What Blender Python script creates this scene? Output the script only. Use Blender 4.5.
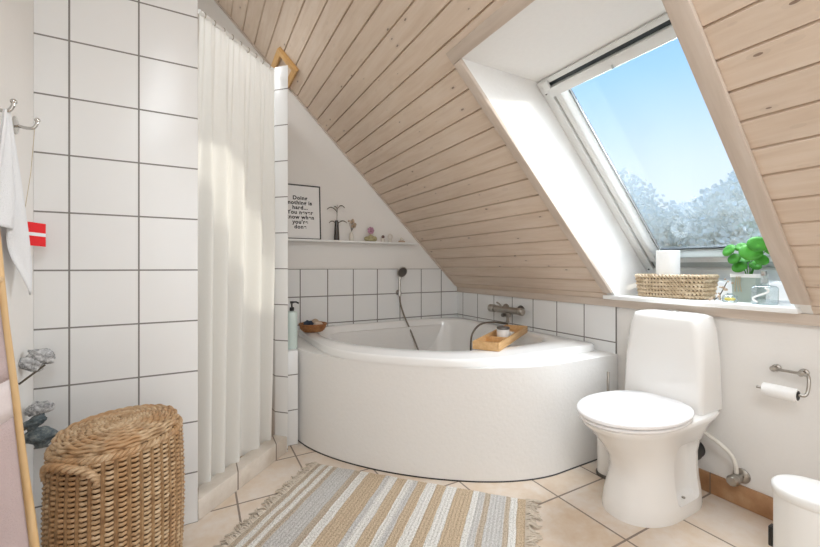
import bpy, bmesh, math, random
from mathutils import Vector, Matrix, noise
R = math.radians
PI = math.pi
random.seed(7)
sc = bpy.context.scene
COL = sc.collection
for o in list(bpy.data.objects):
    bpy.data.objects.remove(o)

# ------------------------------------------------------------------ camera
CAMH = 1.012
cd = bpy.data.cameras.new('camera')
cam = bpy.data.objects.new('camera', cd)
COL.objects.link(cam)
cd.sensor_fit = 'HORIZONTAL'
cd.sensor_width = 36.0
cd.lens = 36.0 * 387.86 / 820.0
cd.shift_y = -(273.5 - 266.92) / 820.0
cd.clip_start = 0.02
cam.location = (0, 0, CAMH)
cam.rotation_euler = (R(90), 0, -0.50058)
sc.camera = cam

# ------------------------------------------------------------------ world, sun, room light, exposure
w = bpy.data.worlds.new('sky')
sc.world = w
w.use_nodes = True
nt = w.node_tree
nt.nodes.clear()
out = nt.nodes.new('ShaderNodeOutputWorld')
bg = nt.nodes.new('ShaderNodeBackground')
tc = nt.nodes.new('ShaderNodeTexCoord')
sp = nt.nodes.new('ShaderNodeSeparateXYZ')
cr = nt.nodes.new('ShaderNodeValToRGB')
cr.color_ramp.elements[0].position = 0.0
cr.color_ramp.elements[0].color = (1.0, 1.04, 1.08, 1)
cr.color_ramp.elements[1].position = 0.62
cr.color_ramp.elements[1].color = (0.17, 0.46, 0.95, 1)
e = cr.color_ramp.elements.new(0.85)
e.color = (0.62, 0.80, 1.0, 1)
e = cr.color_ramp.elements.new(0.22)
e.color = (0.74, 0.87, 1.0, 1)
e = cr.color_ramp.elements.new(0.40)
e.color = (0.42, 0.70, 1.0, 1)
nt.links.new(tc.outputs['Generated'], sp.inputs[0])
nt.links.new(sp.outputs['Z'], cr.inputs[0])
nt.links.new(cr.outputs[0], bg.inputs[0])
bg.inputs[1].default_value = 1.2
nt.links.new(bg.outputs[0], out.inputs[0])

def light(name, kind, loc, direction, energy, color=(1, 1, 1), size=1.0, size_y=None):
    l = bpy.data.lights.new(name, kind)
    o = bpy.data.objects.new(name, l)
    COL.objects.link(o)
    o.location = loc
    o.rotation_euler = Vector(direction).to_track_quat('-Z', 'Y').to_euler()
    l.energy = energy
    l.color = color
    if kind == 'AREA':
        l.shape = 'RECTANGLE'
        l.size = size
        l.size_y = size_y or size
    if kind == 'SUN':
        l.angle = size
    return o

light('sun', 'SUN', (6, -3, 4), (-1, 0.72, -0.18), 2.3, (1.0, 0.93, 0.80), R(1.2))
light('room_light', 'AREA', (0.12, -0.40, 2.34), (0.10, 0.30, -0.95), 26, (0.87, 0.94, 1.0), 0.7, 1.4)
light('fill_behind_camera', 'AREA', (0.75, -1.22, 1.15), (0.05, 1, 0.12), 9, (0.88, 0.945, 1.0), 1.5, 1.6)  # unseen fill added behind the camera to lift the skylight's head reveal
light('window_daylight', 'AREA', (2.05, 0.95, 1.75), (-1, 0, -0.9), 35, (0.93, 0.965, 1.0), 0.9, 0.55)
light('shower_fill', 'AREA', (-0.05, 2.35, 2.45), (0.0, 0.0, -1), 5.0, (0.94, 0.975, 1.0), 0.35, 0.35)  # unseen fill added inside the shower to brighten the curtain from behind

sc.view_settings.view_transform = 'Standard'
sc.view_settings.look = 'None'
sc.view_settings.exposure = -0.08
sc.view_settings.gamma = 1.0
sc.view_settings.use_curve_mapping = False
sc.cycles.max_bounces = 12
sc.cycles.diffuse_bounces = 6
sc.cycles.glossy_bounces = 4
sc.cycles.transparent_max_bounces = 16
sc.cycles.transmission_bounces = 8
sc.cycles.sample_clamp_indirect = 6
sc.cycles.use_denoising = True

# ------------------------------------------------------------------ materials
def srgb(r, g, b):
    f = lambda c: (c / 255 / 12.92) if c <= 10.3 else ((c / 255 + 0.055) / 1.055) ** 2.4
    return (f(r), f(g), f(b), 1)

class NT:
    """small helper around a material node tree"""
    def __init__(s, name):
        s.m = bpy.data.materials.new(name)
        s.m.use_nodes = True
        s.t = s.m.node_tree
        s.b = s.t.nodes['Principled BSDF']
    def n(s, typ, **kw):
        x = s.t.nodes.new(typ)
        for k, v in kw.items():
            setattr(x, k, v)
        return x
    def l(s, a, b):
        s.t.links.new(a, b)
    def pos(s, kind='Object'):
        return s.n('ShaderNodeTexCoord').outputs[kind]
    def math(s, op, a, b=None, c=None):
        x = s.n('ShaderNodeMath', operation=op)
        for i, v in enumerate((a, b, c)):
            if v is None:
                continue
            if isinstance(v, (int, float)):
                x.inputs[i].default_value = v
            else:
                s.l(v, x.inputs[i])
        return x.outputs[0]
    def mix(s, fac, a, b, blend='MIX'):
        x = s.n('ShaderNodeMix', data_type='RGBA', blend_type=blend)
        for i, v in ((0, fac), (6, a), (7, b)):
            if isinstance(v, (int, float)):
                x.inputs[i].default_value = v
            elif isinstance(v, tuple):
                x.inputs[i].default_value = v
            else:
                s.l(v, x.inputs[i])
        return x.outputs[2]
    def noise(s, vec, scale, detail=3, rough=0.5, dims=None):
        x = s.n('ShaderNodeTexNoise')
        x.inputs['Scale'].default_value = scale
        x.inputs['Detail'].default_value = detail
        x.inputs['Roughness'].default_value = rough
        if vec is not None:
            s.l(vec, x.inputs['Vector'])
        return x
    def mapping(s, vec, scale=(1, 1, 1), loc=(0, 0, 0), rot=(0, 0, 0)):
        x = s.n('ShaderNodeMapping')
        x.inputs['Scale'].default_value = scale
        x.inputs['Location'].default_value = loc
        x.inputs['Rotation'].default_value = rot
        s.l(vec, x.inputs['Vector'])
        return x.outputs[0]
    def ramp(s, fac, stops, interp='LINEAR'):
        x = s.n('ShaderNodeValToRGB')
        x.color_ramp.interpolation = interp
        els = x.color_ramp.elements
        while len(els) < len(stops):
            els.new(0.5)
        for e, (p, c) in zip(els, stops):
            e.position = p
            e.color = c
        s.l(fac, x.inputs[0])
        return x.outputs[0]
    def bump(s, height, strength=0.3, dist=0.002):
        x = s.n('ShaderNodeBump')
        x.inputs['Strength'].default_value = strength
        x.inputs['Distance'].default_value = dist
        s.l(height, x.inputs['Height'])
        s.l(x.outputs[0], s.b.inputs['Normal'])
    def base(s, c):
        if isinstance(c, tuple):
            s.b.inputs['Base Color'].default_value = c
        else:
            s.l(c, s.b.inputs['Base Color'])
    def set(s, **kw):
        names = dict(rough='Roughness', metal='Metallic', spec='Specular IOR Level', coat='Coat Weight',
                     sheen='Sheen Weight', trans='Transmission Weight', ior='IOR', sss='Subsurface Weight')
        for k, v in kw.items():
            s.b.inputs[names[k]].default_value = v

def plain(name, col, rough=0.5, metal=0.0, nscale=40, namt=0.06, bump=0.0, coat=0.0, spec=0.5, bdist=0.001):
    t = NT(name)
    p = t.pos()
    nz = t.noise(p, nscale, 4)
    dark = tuple(c * (1 - namt) for c in col[:3]) + (1,)
    lite = tuple(min(1, c * (1 + namt)) for c in col[:3]) + (1,)
    t.base(t.mix(nz.outputs['Fac'], dark, lite))
    t.set(rough=rough, metal=metal, coat=coat, spec=spec)
    if bump:
        t.bump(nz.outputs['Fac'], bump, bdist)
    return t.m

def grid_mask(t, vals, grout):
    """1 on joints, 0 on tiles; vals: list of (coordinate socket, offset, pitch)"""
    res = None
    for v, off, pitch in vals:
        a = t.math('DIVIDE', t.math('SUBTRACT', v, off), pitch)
        f = t.math('FRACT', a)
        d = t.math('MINIMUM', f, t.math('SUBTRACT', 1.0, f))
        g = t.math('SUBTRACT', 1.0, t.math('SMOOTH_MIN', 1.0, t.math('MULTIPLY', d, pitch / (grout * 0.5)), 0.3))
        g = t.math('MAXIMUM', g, 0.0)
        g = t.math('GREATER_THAN', g, 0.12)
        res = g if res is None else t.math('MAXIMUM', res, g)
    return res

def tile_mat(name, axes, col, groutcol, grout=0.006, rough=0.22):
    t = NT(name)
    p = t.pos()
    s = t.n('ShaderNodeSeparateXYZ')
    t.l(p, s.inputs[0])
    vals = [(s.outputs[a], off, pitch) for a, off, pitch in axes]
    g = grid_mask(t, vals, grout)
    nz = t.noise(p, 6, 3)
    c = t.mix(nz.outputs['Fac'], tuple(x * 0.96 for x in col[:3]) + (1,), col)
    t.base(t.mix(g, c, groutcol))
    t.set(spec=0.4)
    r = t.math('ADD', t.math('MULTIPLY', g, 0.6), rough)
    t.l(r, t.b.inputs['Roughness'])
    nb = t.noise(p, 14, 2)
    h = t.math('SUBTRACT', t.math('MULTIPLY', nb.outputs['Fac'], 0.25), g)
    t.bump(h, 0.35, 0.002)
    return t.m

TILEW = srgb(236, 236, 235)
GROUT = srgb(132, 128, 124)
M = {}
M['tile_shower'] = tile_mat('shower wall tile', [(0, -0.193, 0.2), (2, 0.0, 0.2)], TILEW, GROUT, 0.0062)
M['tile_gable'] = tile_mat('gable tile', [(0, 1.841, 0.2), (2, 0.597, 0.2)], TILEW, GROUT, 0.0085)
M['tile_knee'] = tile_mat('knee wall tile', [(1, 2.724, 0.2), (2, 0.597, 0.2)], TILEW, GROUT, 0.0075)
M['tile_post'] = tile_mat('partition tile', [(2, 0.017, 0.197)], TILEW, GROUT, 0.0062)
M['tile_low'] = tile_mat('low wall tile', [(2, 0.0, 0.2)], TILEW, GROUT, 0.0062)
M['plaster'] = plain('white plaster', srgb(236, 233, 229), 0.85, nscale=90, namt=0.015, bump=0.15)
M['plaster_rough'] = plain('rough white plaster', srgb(236, 234, 231), 0.85, nscale=60, namt=0.02, bump=0.35, bdist=0.003)
M['white_paint'] = plain('white gloss paint', srgb(242, 242, 240), 0.35, nscale=30, namt=0.01)
M['ceramic'] = plain('white ceramic', srgb(240, 238, 235), 0.12, nscale=10, namt=0.01, coat=0.3)
M['acrylic'] = plain('white acrylic', srgb(243, 242, 240), 0.15, nscale=10, namt=0.01, coat=0.3)
M['seat_white'] = plain('white seat plastic', srgb(245, 244, 245), 0.25, nscale=10, namt=0.005)
M['chrome'] = plain('chrome', (0.58, 0.57, 0.55, 1), 0.12, 1.0, namt=0.02)
M['steel'] = plain('aged steel', (0.42, 0.39, 0.35, 1), 0.28, 1.0, namt=0.08)
M['dark_steel'] = plain('dark ring steel', (0.16, 0.15, 0.14, 1), 0.3, 0.9, namt=0.1)
M['black'] = plain('black plastic', srgb(28, 28, 28), 0.4)
M['rubber'] = plain('dark rubber', srgb(52, 50, 48), 0.6)
M['alu'] = plain('painted window frame', srgb(226, 227, 225), 0.35, nscale=20, namt=0.02)
M['alu_grey'] = plain('grey window profile', srgb(178, 184, 182), 0.4, nscale=20, namt=0.03)
M['alu_dark'] = plain('dark window gasket', srgb(70, 78, 82), 0.5)
M['frame_black'] = plain('black picture frame', srgb(52, 48, 46), 0.4)
M['paper'] = plain('white paper', srgb(240, 239, 238), 0.9, nscale=60, namt=0.01)
M['tissue'] = plain('white tissue paper', srgb(246, 245, 243), 0.95, nscale=120, namt=0.02, bump=0.3)
M['ink'] = plain('black ink', srgb(30, 28, 28), 0.8)
M['red'] = plain('red cloth', srgb(226, 38, 42), 0.8)
M['white_cloth'] = plain('white terry cloth', srgb(238, 239, 241), 0.95, nscale=350, namt=0.05, bump=0.8, bdist=0.003)
M['pink_cloth'] = plain('dusty pink terry cloth', srgb(205, 184, 182), 0.95, nscale=300, namt=0.10, bump=0.9, bdist=0.004)
M['pale_band'] = plain('pale woven towel border', srgb(226, 214, 212), 0.9, nscale=200, namt=0.05, bump=0.4)
M['soap_green'] = plain('mint green bottle', srgb(202, 215, 209), 0.3, namt=0.02)
M['soap_bar'] = plain('beige soap', srgb(216, 196, 178), 0.6)
M['navy'] = plain('dark blue cloth', srgb(44, 58, 76), 0.8, nscale=120, namt=0.3)
M['glass_dark'] = plain('dark brown glass', srgb(48, 42, 38), 0.1, namt=0.05, coat=0.5)
M['stem'] = plain('dry dark stem', srgb(88, 80, 68), 0.8)
M['leaf_dry'] = plain('dry beige petals', srgb(190, 168, 146), 0.9, namt=0.2)
M['pink_flower'] = plain('mauve glazed petals', srgb(188, 142, 164), 0.5, namt=0.15)
M['olive'] = plain('mottled olive glaze', srgb(176, 168, 128), 0.4, nscale=90, namt=0.35)
M['clear_pale'] = plain('pale glazed porcelain', srgb(226, 220, 210), 0.2, namt=0.05)
M['brown_glaze'] = plain('brown glaze', srgb(96, 66, 60), 0.3, namt=0.15)
M['pot_green'] = plain('grey green glazed pot', srgb(176, 188, 180), 0.4, nscale=60, namt=0.05)
M['soil'] = plain('dark potting soil', srgb(60, 46, 36), 0.95, nscale=150, namt=0.4, bump=0.8)
M['yellow'] = plain('yellow petals', srgb(232, 204, 84), 0.7)
M['twine'] = plain('beige twine', srgb(196, 180, 150), 0.95, nscale=200, namt=0.15)
M['hose_white'] = plain('white braided hose', srgb(226, 222, 214), 0.5, nscale=300, namt=0.08, bump=0.3)
M['hose_metal'] = plain('metal shower hose', (0.20, 0.17, 0.14, 1), 0.3, 1.0, nscale=300, namt=0.2)
M['gap_shade'] = plain('weave gap shade', srgb(72, 48, 28), 0.95, namt=0.2)  # dark brown painted as the shade inside the baskets
M['ring_hook'] = plain('curtain hook steel', (0.5, 0.46, 0.4, 1), 0.3, 1.0)

def wood_mat(name, c1, c2, c3, axis='Y', board=None, scale=1.0, knots=True, rough=0.55):
    """board=(axis index, offset, pitch) gives each board a tone of its own"""
    t = NT(name)
    p = t.pos()
    st = {'X': (2.2, 26, 26), 'Y': (26, 2.2, 26), 'Z': (26, 26, 2.2)}[axis]
    vec = p
    if board is not None:
        s = t.n('ShaderNodeSeparateXYZ')
        t.l(p, s.inputs[0])
        i = t.math('FLOOR', t.math('DIVIDE', t.math('SUBTRACT', s.outputs[board[0]], board[1]), board[2]))
        wn = t.n('ShaderNodeTexWhiteNoise', noise_dimensions='1D')
        t.l(i, wn.inputs['W'])
        cmb = t.n('ShaderNodeCombineXYZ')
        for k in range(3):
            t.l(t.math('ADD', s.outputs[k], t.math('MULTIPLY', wn.outputs['Value'], 7.3 + k)), cmb.inputs[k])
        vec = cmb.outputs[0]
    m = t.mapping(vec, tuple(x * scale for x in st))
    g = t.noise(m, 1.6, 6, 0.6)
    g.inputs['Distortion'].default_value = 0.5
    col = t.ramp(g.outputs['Fac'], [(0.25, c1), (0.52, c2), (0.8, c3)])
    if board is not None:
        col = t.mix(t.math('MULTIPLY', wn.outputs['Value'], 0.16), col, tuple(x * 0.72 for x in c1[:3]) + (1,))
    if knots:
        ks = {'X': (9, 24, 24), 'Y': (24, 9, 24), 'Z': (24, 24, 9)}[axis]
        v = t.n('ShaderNodeTexVoronoi')
        v.inputs['Scale'].default_value = 1.0
        t.l(t.mapping(vec, tuple(x * scale for x in ks)), v.inputs['Vector'])
        sep = t.n('ShaderNodeSeparateXYZ')
        t.l(v.outputs['Color'], sep.inputs[0])
        k = t.math('MULTIPLY', t.math('LESS_THAN', v.outputs['Distance'], t.math('MULTIPLY', sep.outputs[0], 0.105)),
                   t.math('GREATER_THAN', sep.outputs[1], 0.12))
        halo = t.math('MULTIPLY', t.math('LESS_THAN', v.outputs['Distance'], t.math('MULTIPLY', sep.outputs[0], 0.24)), 0.12)
        col = t.mix(halo, col, tuple(x * 0.5 for x in c1[:3]) + (1,))
        col = t.mix(t.math('MULTIPLY', k, 0.75), col, srgb(104, 78, 60))
    t.base(col)
    t.set(rough=rough)
    t.bump(g.outputs['Fac'], 0.12, 0.001)
    return t.m

# ceiling boards use an object whose local X runs down the slope
M['ceiling_wood'] = wood_mat('whitewashed pine boards', srgb(211, 189, 168), srgb(222, 203, 184), srgb(229, 213, 198), 'Y', (0, 0.0, 0.101))
M['trim_wood'] = wood_mat('whitewashed pine trim', srgb(196, 180, 165), srgb(207, 192, 178), srgb(215, 202, 190), 'X', None, knots=False)
M['trim_wood_y'] = wood_mat('whitewashed pine trim lengthwise', srgb(196, 180, 165), srgb(207, 192, 178), srgb(215, 202, 190), 'Y', None, knots=False)
M['raw_pine'] = wood_mat('raw pine', srgb(196, 150, 92), srgb(212, 168, 108), srgb(222, 184, 126), 'Y', None, knots=False)
M['bamboo'] = wood_mat('bamboo', srgb(196, 150, 98), srgb(214, 172, 120), srgb(226, 190, 142), 'X', None, knots=False, scale=1.4)
M['ladder_wood'] = wood_mat('light ladder wood', srgb(206, 164, 112), srgb(220, 184, 134), srgb(230, 200, 154), 'Z', None, knots=False, rough=0.45)

def floor_mat():
    t = NT('beige stone floor tile')
    p = t.pos()
    s = t.n('ShaderNodeSeparateXYZ')
    t.l(p, s.inputs[0])
    ax = [(s.outputs[0], 1.393, 0.311), (s.outputs[1], 1.186, 0.3095)]
    g = grid_mask(t, ax, 0.009)
    ix = t.math('FLOOR', t.math('DIVIDE', t.math('SUBTRACT', s.outputs[0], 1.393), 0.311))
    iy = t.math('FLOOR', t.math('DIVIDE', t.math('SUBTRACT', s.outputs[1], 1.186), 0.3095))
    cmb = t.n('ShaderNodeCombineXYZ')
    t.l(ix, cmb.inputs[0]); t.l(iy, cmb.inputs[1])
    wn = t.n('ShaderNodeTexWhiteNoise', noise_dimensions='3D')
    t.l(cmb.outputs[0], wn.inputs['Vector'])
    vadd = t.n('ShaderNodeVectorMath', operation='MULTIPLY_ADD')
    t.l(cmb.outputs[0], vadd.inputs[0]); vadd.inputs[1].default_value = (3.7, 5.1, 2.2)
    t.l(p, vadd.inputs[2])
    n1 = t.noise(vadd.outputs[0], 4.5, 5, 0.6)
    n2 = t.noise(vadd.outputs[0], 30, 4, 0.6)
    f = t.math('ADD', t.math('MULTIPLY', n1.outputs['Fac'], 0.75), t.math('MULTIPLY', n2.outputs['Fac'], 0.25))
    c = t.ramp(f, [(0.30, srgb(206, 178, 148)), (0.46, srgb(216, 196, 174)), (0.60, srgb(224, 212, 200))])
    c = t.mix(t.math('MULTIPLY', wn.outputs['Value'], 0.35), c, srgb(224, 214, 204))
    t.base(t.mix(g, c, srgb(140, 126, 114)))
    t.l(t.math('ADD', t.math('MULTIPLY', g, 0.4), 0.38), t.b.inputs['Roughness'])
    t.bump(t.math('SUBTRACT', t.math('MULTIPLY', n2.outputs['Fac'], 0.4), g), 0.3, 0.002)
    return t.m
M['floor'] = floor_mat()

def stone_mat(name, cols, axis=None, pitch=0.31, off=0.0, grout=0.005):
    t = NT(name)
    p = t.pos()
    n1 = t.noise(p, 8, 5, 0.65)
    c = t.ramp(n1.outputs['Fac'], [(0.3, cols[0]), (0.5, cols[1]), (0.68, cols[2])])
    if axis is not None:
        s = t.n('ShaderNodeSeparateXYZ')
        t.l(p, s.inputs[0])
        g = grid_mask(t, [(s.outputs[axis], off, pitch)], grout)
        c = t.mix(g, c, srgb(120, 104, 90))
    t.base(c)
    t.set(rough=0.4)
    return t.m
M['skirting'] = stone_mat('brown stone skirting', (srgb(160, 116, 80), srgb(182, 140, 102), srgb(198, 162, 126)), 1, 0.3095, 0.877)
M['curb'] = stone_mat('pale stone curb tile', (srgb(204, 192, 178), srgb(216, 206, 194), srgb(226, 218, 208)), 0, 0.2, 0.16, 0.006)
M['shower_floor'] = stone_mat('brown shower floor', (srgb(176, 138, 100), srgb(192, 156, 118), srgb(204, 172, 136)))

def wicker_mat(name, a, b, c, stripes=0.0):
    t = NT(name)
    p = t.pos()
    n1 = t.noise(p, 38, 4, 0.6)
    n2 = t.noise(t.mapping(p, (14, 14, 1.5)), 1.0, 2)
    col = t.ramp(n1.outputs['Fac'], [(0.3, a), (0.5, b), (0.72, c)])
    if stripes:
        f = t.ramp(n2.outputs['Fac'], [(0.50, (0, 0, 0, 1)), (0.60, (1, 1, 1, 1))])
        col = t.mix(t.math('MULTIPLY', f, stripes), col, srgb(172, 128, 82))
    t.base(col)
    t.set(rough=0.55)
    n3 = t.noise(p, 260, 2)
    t.bump(n3.outputs['Fac'], 0.3, 0.001)
    return t.m
M['wicker'] = wicker_mat('honey wicker', srgb(152, 120, 86), srgb(184, 154, 118), srgb(210, 186, 154), 0.55)
M['wicker_stake'] = wicker_mat('dark honey wicker', srgb(120, 90, 60), srgb(146, 114, 78), srgb(168, 136, 98))
M['seagrass'] = wicker_mat('pale seagrass', srgb(172, 148, 118), srgb(202, 180, 150), srgb(228, 210, 184))
M['bowl_wicker'] = wicker_mat('brown basket weave', srgb(140, 90, 48), srgb(166, 112, 66), srgb(188, 138, 88))

def curtain_mat():
    t = NT('sheer white curtain fabric')
    p = t.pos()
    nz = t.noise(t.mapping(p, (600, 600, 60)), 1.0, 2)
    t.base(t.mix(nz.outputs['Fac'], srgb(238, 236, 230), srgb(245, 244, 240)))
    t.set(rough=0.85, spec=0.2)
    tr = t.n('ShaderNodeBsdfTranslucent')
    tr.inputs[0].default_value = srgb(248, 247, 243)
    mx = t.n('ShaderNodeMixShader')
    mx.inputs[0].default_value = 0.35
    o = t.t.nodes['Material Output']
    t.l(t.b.outputs[0], mx.inputs[1]); t.l(tr.outputs[0], mx.inputs[2]); t.l(mx.outputs[0], o.inputs[0])
    return t.m
M['curtain'] = curtain_mat()

def glass_mat(name, tint=(1, 1, 1, 1), gloss=0.08, rough=0.0):
    t = NT(name)
    a = t.n('ShaderNodeBsdfTransparent'); a.inputs[0].default_value = tint
    g = t.n('ShaderNodeBsdfGlossy'); g.inputs['Roughness'].default_value = rough
    lw = t.n('ShaderNodeLayerWeight'); lw.inputs[0].default_value = 0.25
    f = t.math('ADD', t.math('MULTIPLY', lw.outputs['Fresnel'], 0.5), gloss)
    mx = t.n('ShaderNodeMixShader')
    t.l(f, mx.inputs[0])
    o = t.t.nodes['Material Output']
    t.l(a.outputs[0], mx.inputs[1]); t.l(g.outputs[0], mx.inputs[2]); t.l(mx.outputs[0], o.inputs[0])
    return t.m
M['window_glass'] = glass_mat('window glass', (0.97, 0.99, 1, 1), 0.0)
M['clear_glass'] = glass_mat('clear glass', (0.88, 0.93, 0.94, 1), 0.14, 0.03)

def leaf_mat(name, a, b, trans=0.3):
    t = NT(name)
    p = t.pos()
    nz = t.noise(p, 25, 3)
    t.base(t.mix(nz.outputs['Fac'], a, b))
    t.set(rough=0.4)
    tr = t.n('ShaderNodeBsdfTranslucent'); tr.inputs[0].default_value = b
    mx = t.n('ShaderNodeMixShader'); mx.inputs[0].default_value = trans
    o = t.t.nodes['Material Output']
    t.l(t.b.outputs[0], mx.inputs[1]); t.l(tr.outputs[0], mx.inputs[2]); t.l(mx.outputs[0], o.inputs[0])
    return t.m
M['leaf'] = leaf_mat('round green leaf', srgb(44, 132, 44), srgb(104, 190, 66))
M['frost'] = leaf_mat('frosted foliage', srgb(252, 249, 243), srgb(255, 253, 248), 0.82)
M['snow'] = plain('snowy ground', srgb(214, 226, 234), 0.9)
M['bark'] = plain('frosted bark', srgb(150, 152, 150), 0.9)

def shell_mat():
    t = NT('grey oyster shell')
    p = t.pos()
    n1 = t.noise(p, 45, 5, 0.7)
    n1.inputs['Distortion'].default_value = 1.2
    t.base(t.ramp(n1.outputs['Fac'], [(0.32, srgb(78, 78, 78)), (0.45, srgb(150, 150, 150)), (0.6, srgb(206, 206, 206))]))
    t.set(rough=0.5)
    t.bump(n1.outputs['Fac'], 0.8, 0.006)
    return t.m
M['shell'] = shell_mat()
def shell_dark():
    t = NT('dark blue grey shell')
    p = t.pos()
    n1 = t.noise(p, 45, 5, 0.7)
    t.base(t.ramp(n1.outputs['Fac'], [(0.3, srgb(40, 44, 44)), (0.5, srgb(92, 104, 108)), (0.7, srgb(150, 150, 142))]))
    t.set(rough=0.45)
    t.bump(n1.outputs['Fac'], 0.8, 0.006)
    return t.m
M['shell_dark'] = shell_dark()

RUG = [(0.0, 't'), (0.020, 'c'), (0.046, 't'), (0.066, 'c'), (0.088, 't'), (0.112, 'g'), (0.205, 't'), (0.235, 'c'), (0.275, 'j'),
       (0.365, 'g'), (0.39, 'c'), (0.425, 'j'), (0.47, 'c'), (0.50, 'g'), (0.52, 'j'), (0.565, 'c'), (0.612, 'j'), (0.655, 'c'),
       (0.70, 'j'), (0.775, 'c'), (0.80, 'g'), (0.825, 't'), (0.85, 'g'), (0.915, 't'), (0.935, 'c'), (0.962, 'j')]
def rug_mat():
    t = NT('striped jute rug')
    p = t.pos()
    s = t.n('ShaderNodeSeparateXYZ')
    t.l(p, s.inputs[0])
    wob = t.noise(p, 9, 2)
    x = t.math('ADD', t.math('DIVIDE', s.outputs[0], 1.02), t.math('MULTIPLY', t.math('SUBTRACT', wob.outputs['Fac'], 0.5), 0.012))
    cols = {'t': srgb(204, 188, 168), 'j': srgb(212, 190, 162), 'c': srgb(242, 239, 233), 'g': srgb(216, 213, 209)}
    c = t.ramp(x, [(a, cols[b]) for a, b in RUG], 'CONSTANT')
    n1 = t.noise(t.mapping(p, (260, 120, 1)), 1.0, 3, 0.7)
    sh = t.ramp(n1.outputs['Fac'], [(0.30, (0.50, 0.48, 0.45, 1)), (0.56, (1, 1, 1, 1))])
    t.base(t.mix(1.0, c, sh, 'MULTIPLY'))
    t.set(rough=0.95, spec=0.1)
    wv = t.math('SINE', t.math('MULTIPLY', s.outputs[0], 420))
    h = t.math('ADD', t.math('MULTIPLY', wv, 0.2), t.math('MULTIPLY', n1.outputs['Fac'], 1.2))
    t.bump(h, 0.9, 0.005)
    return t.m
M['rug'] = rug_mat()
M['fringe'] = plain('pale rug fringe', srgb(206, 194, 178), 0.95, nscale=200, namt=0.15)

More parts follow.
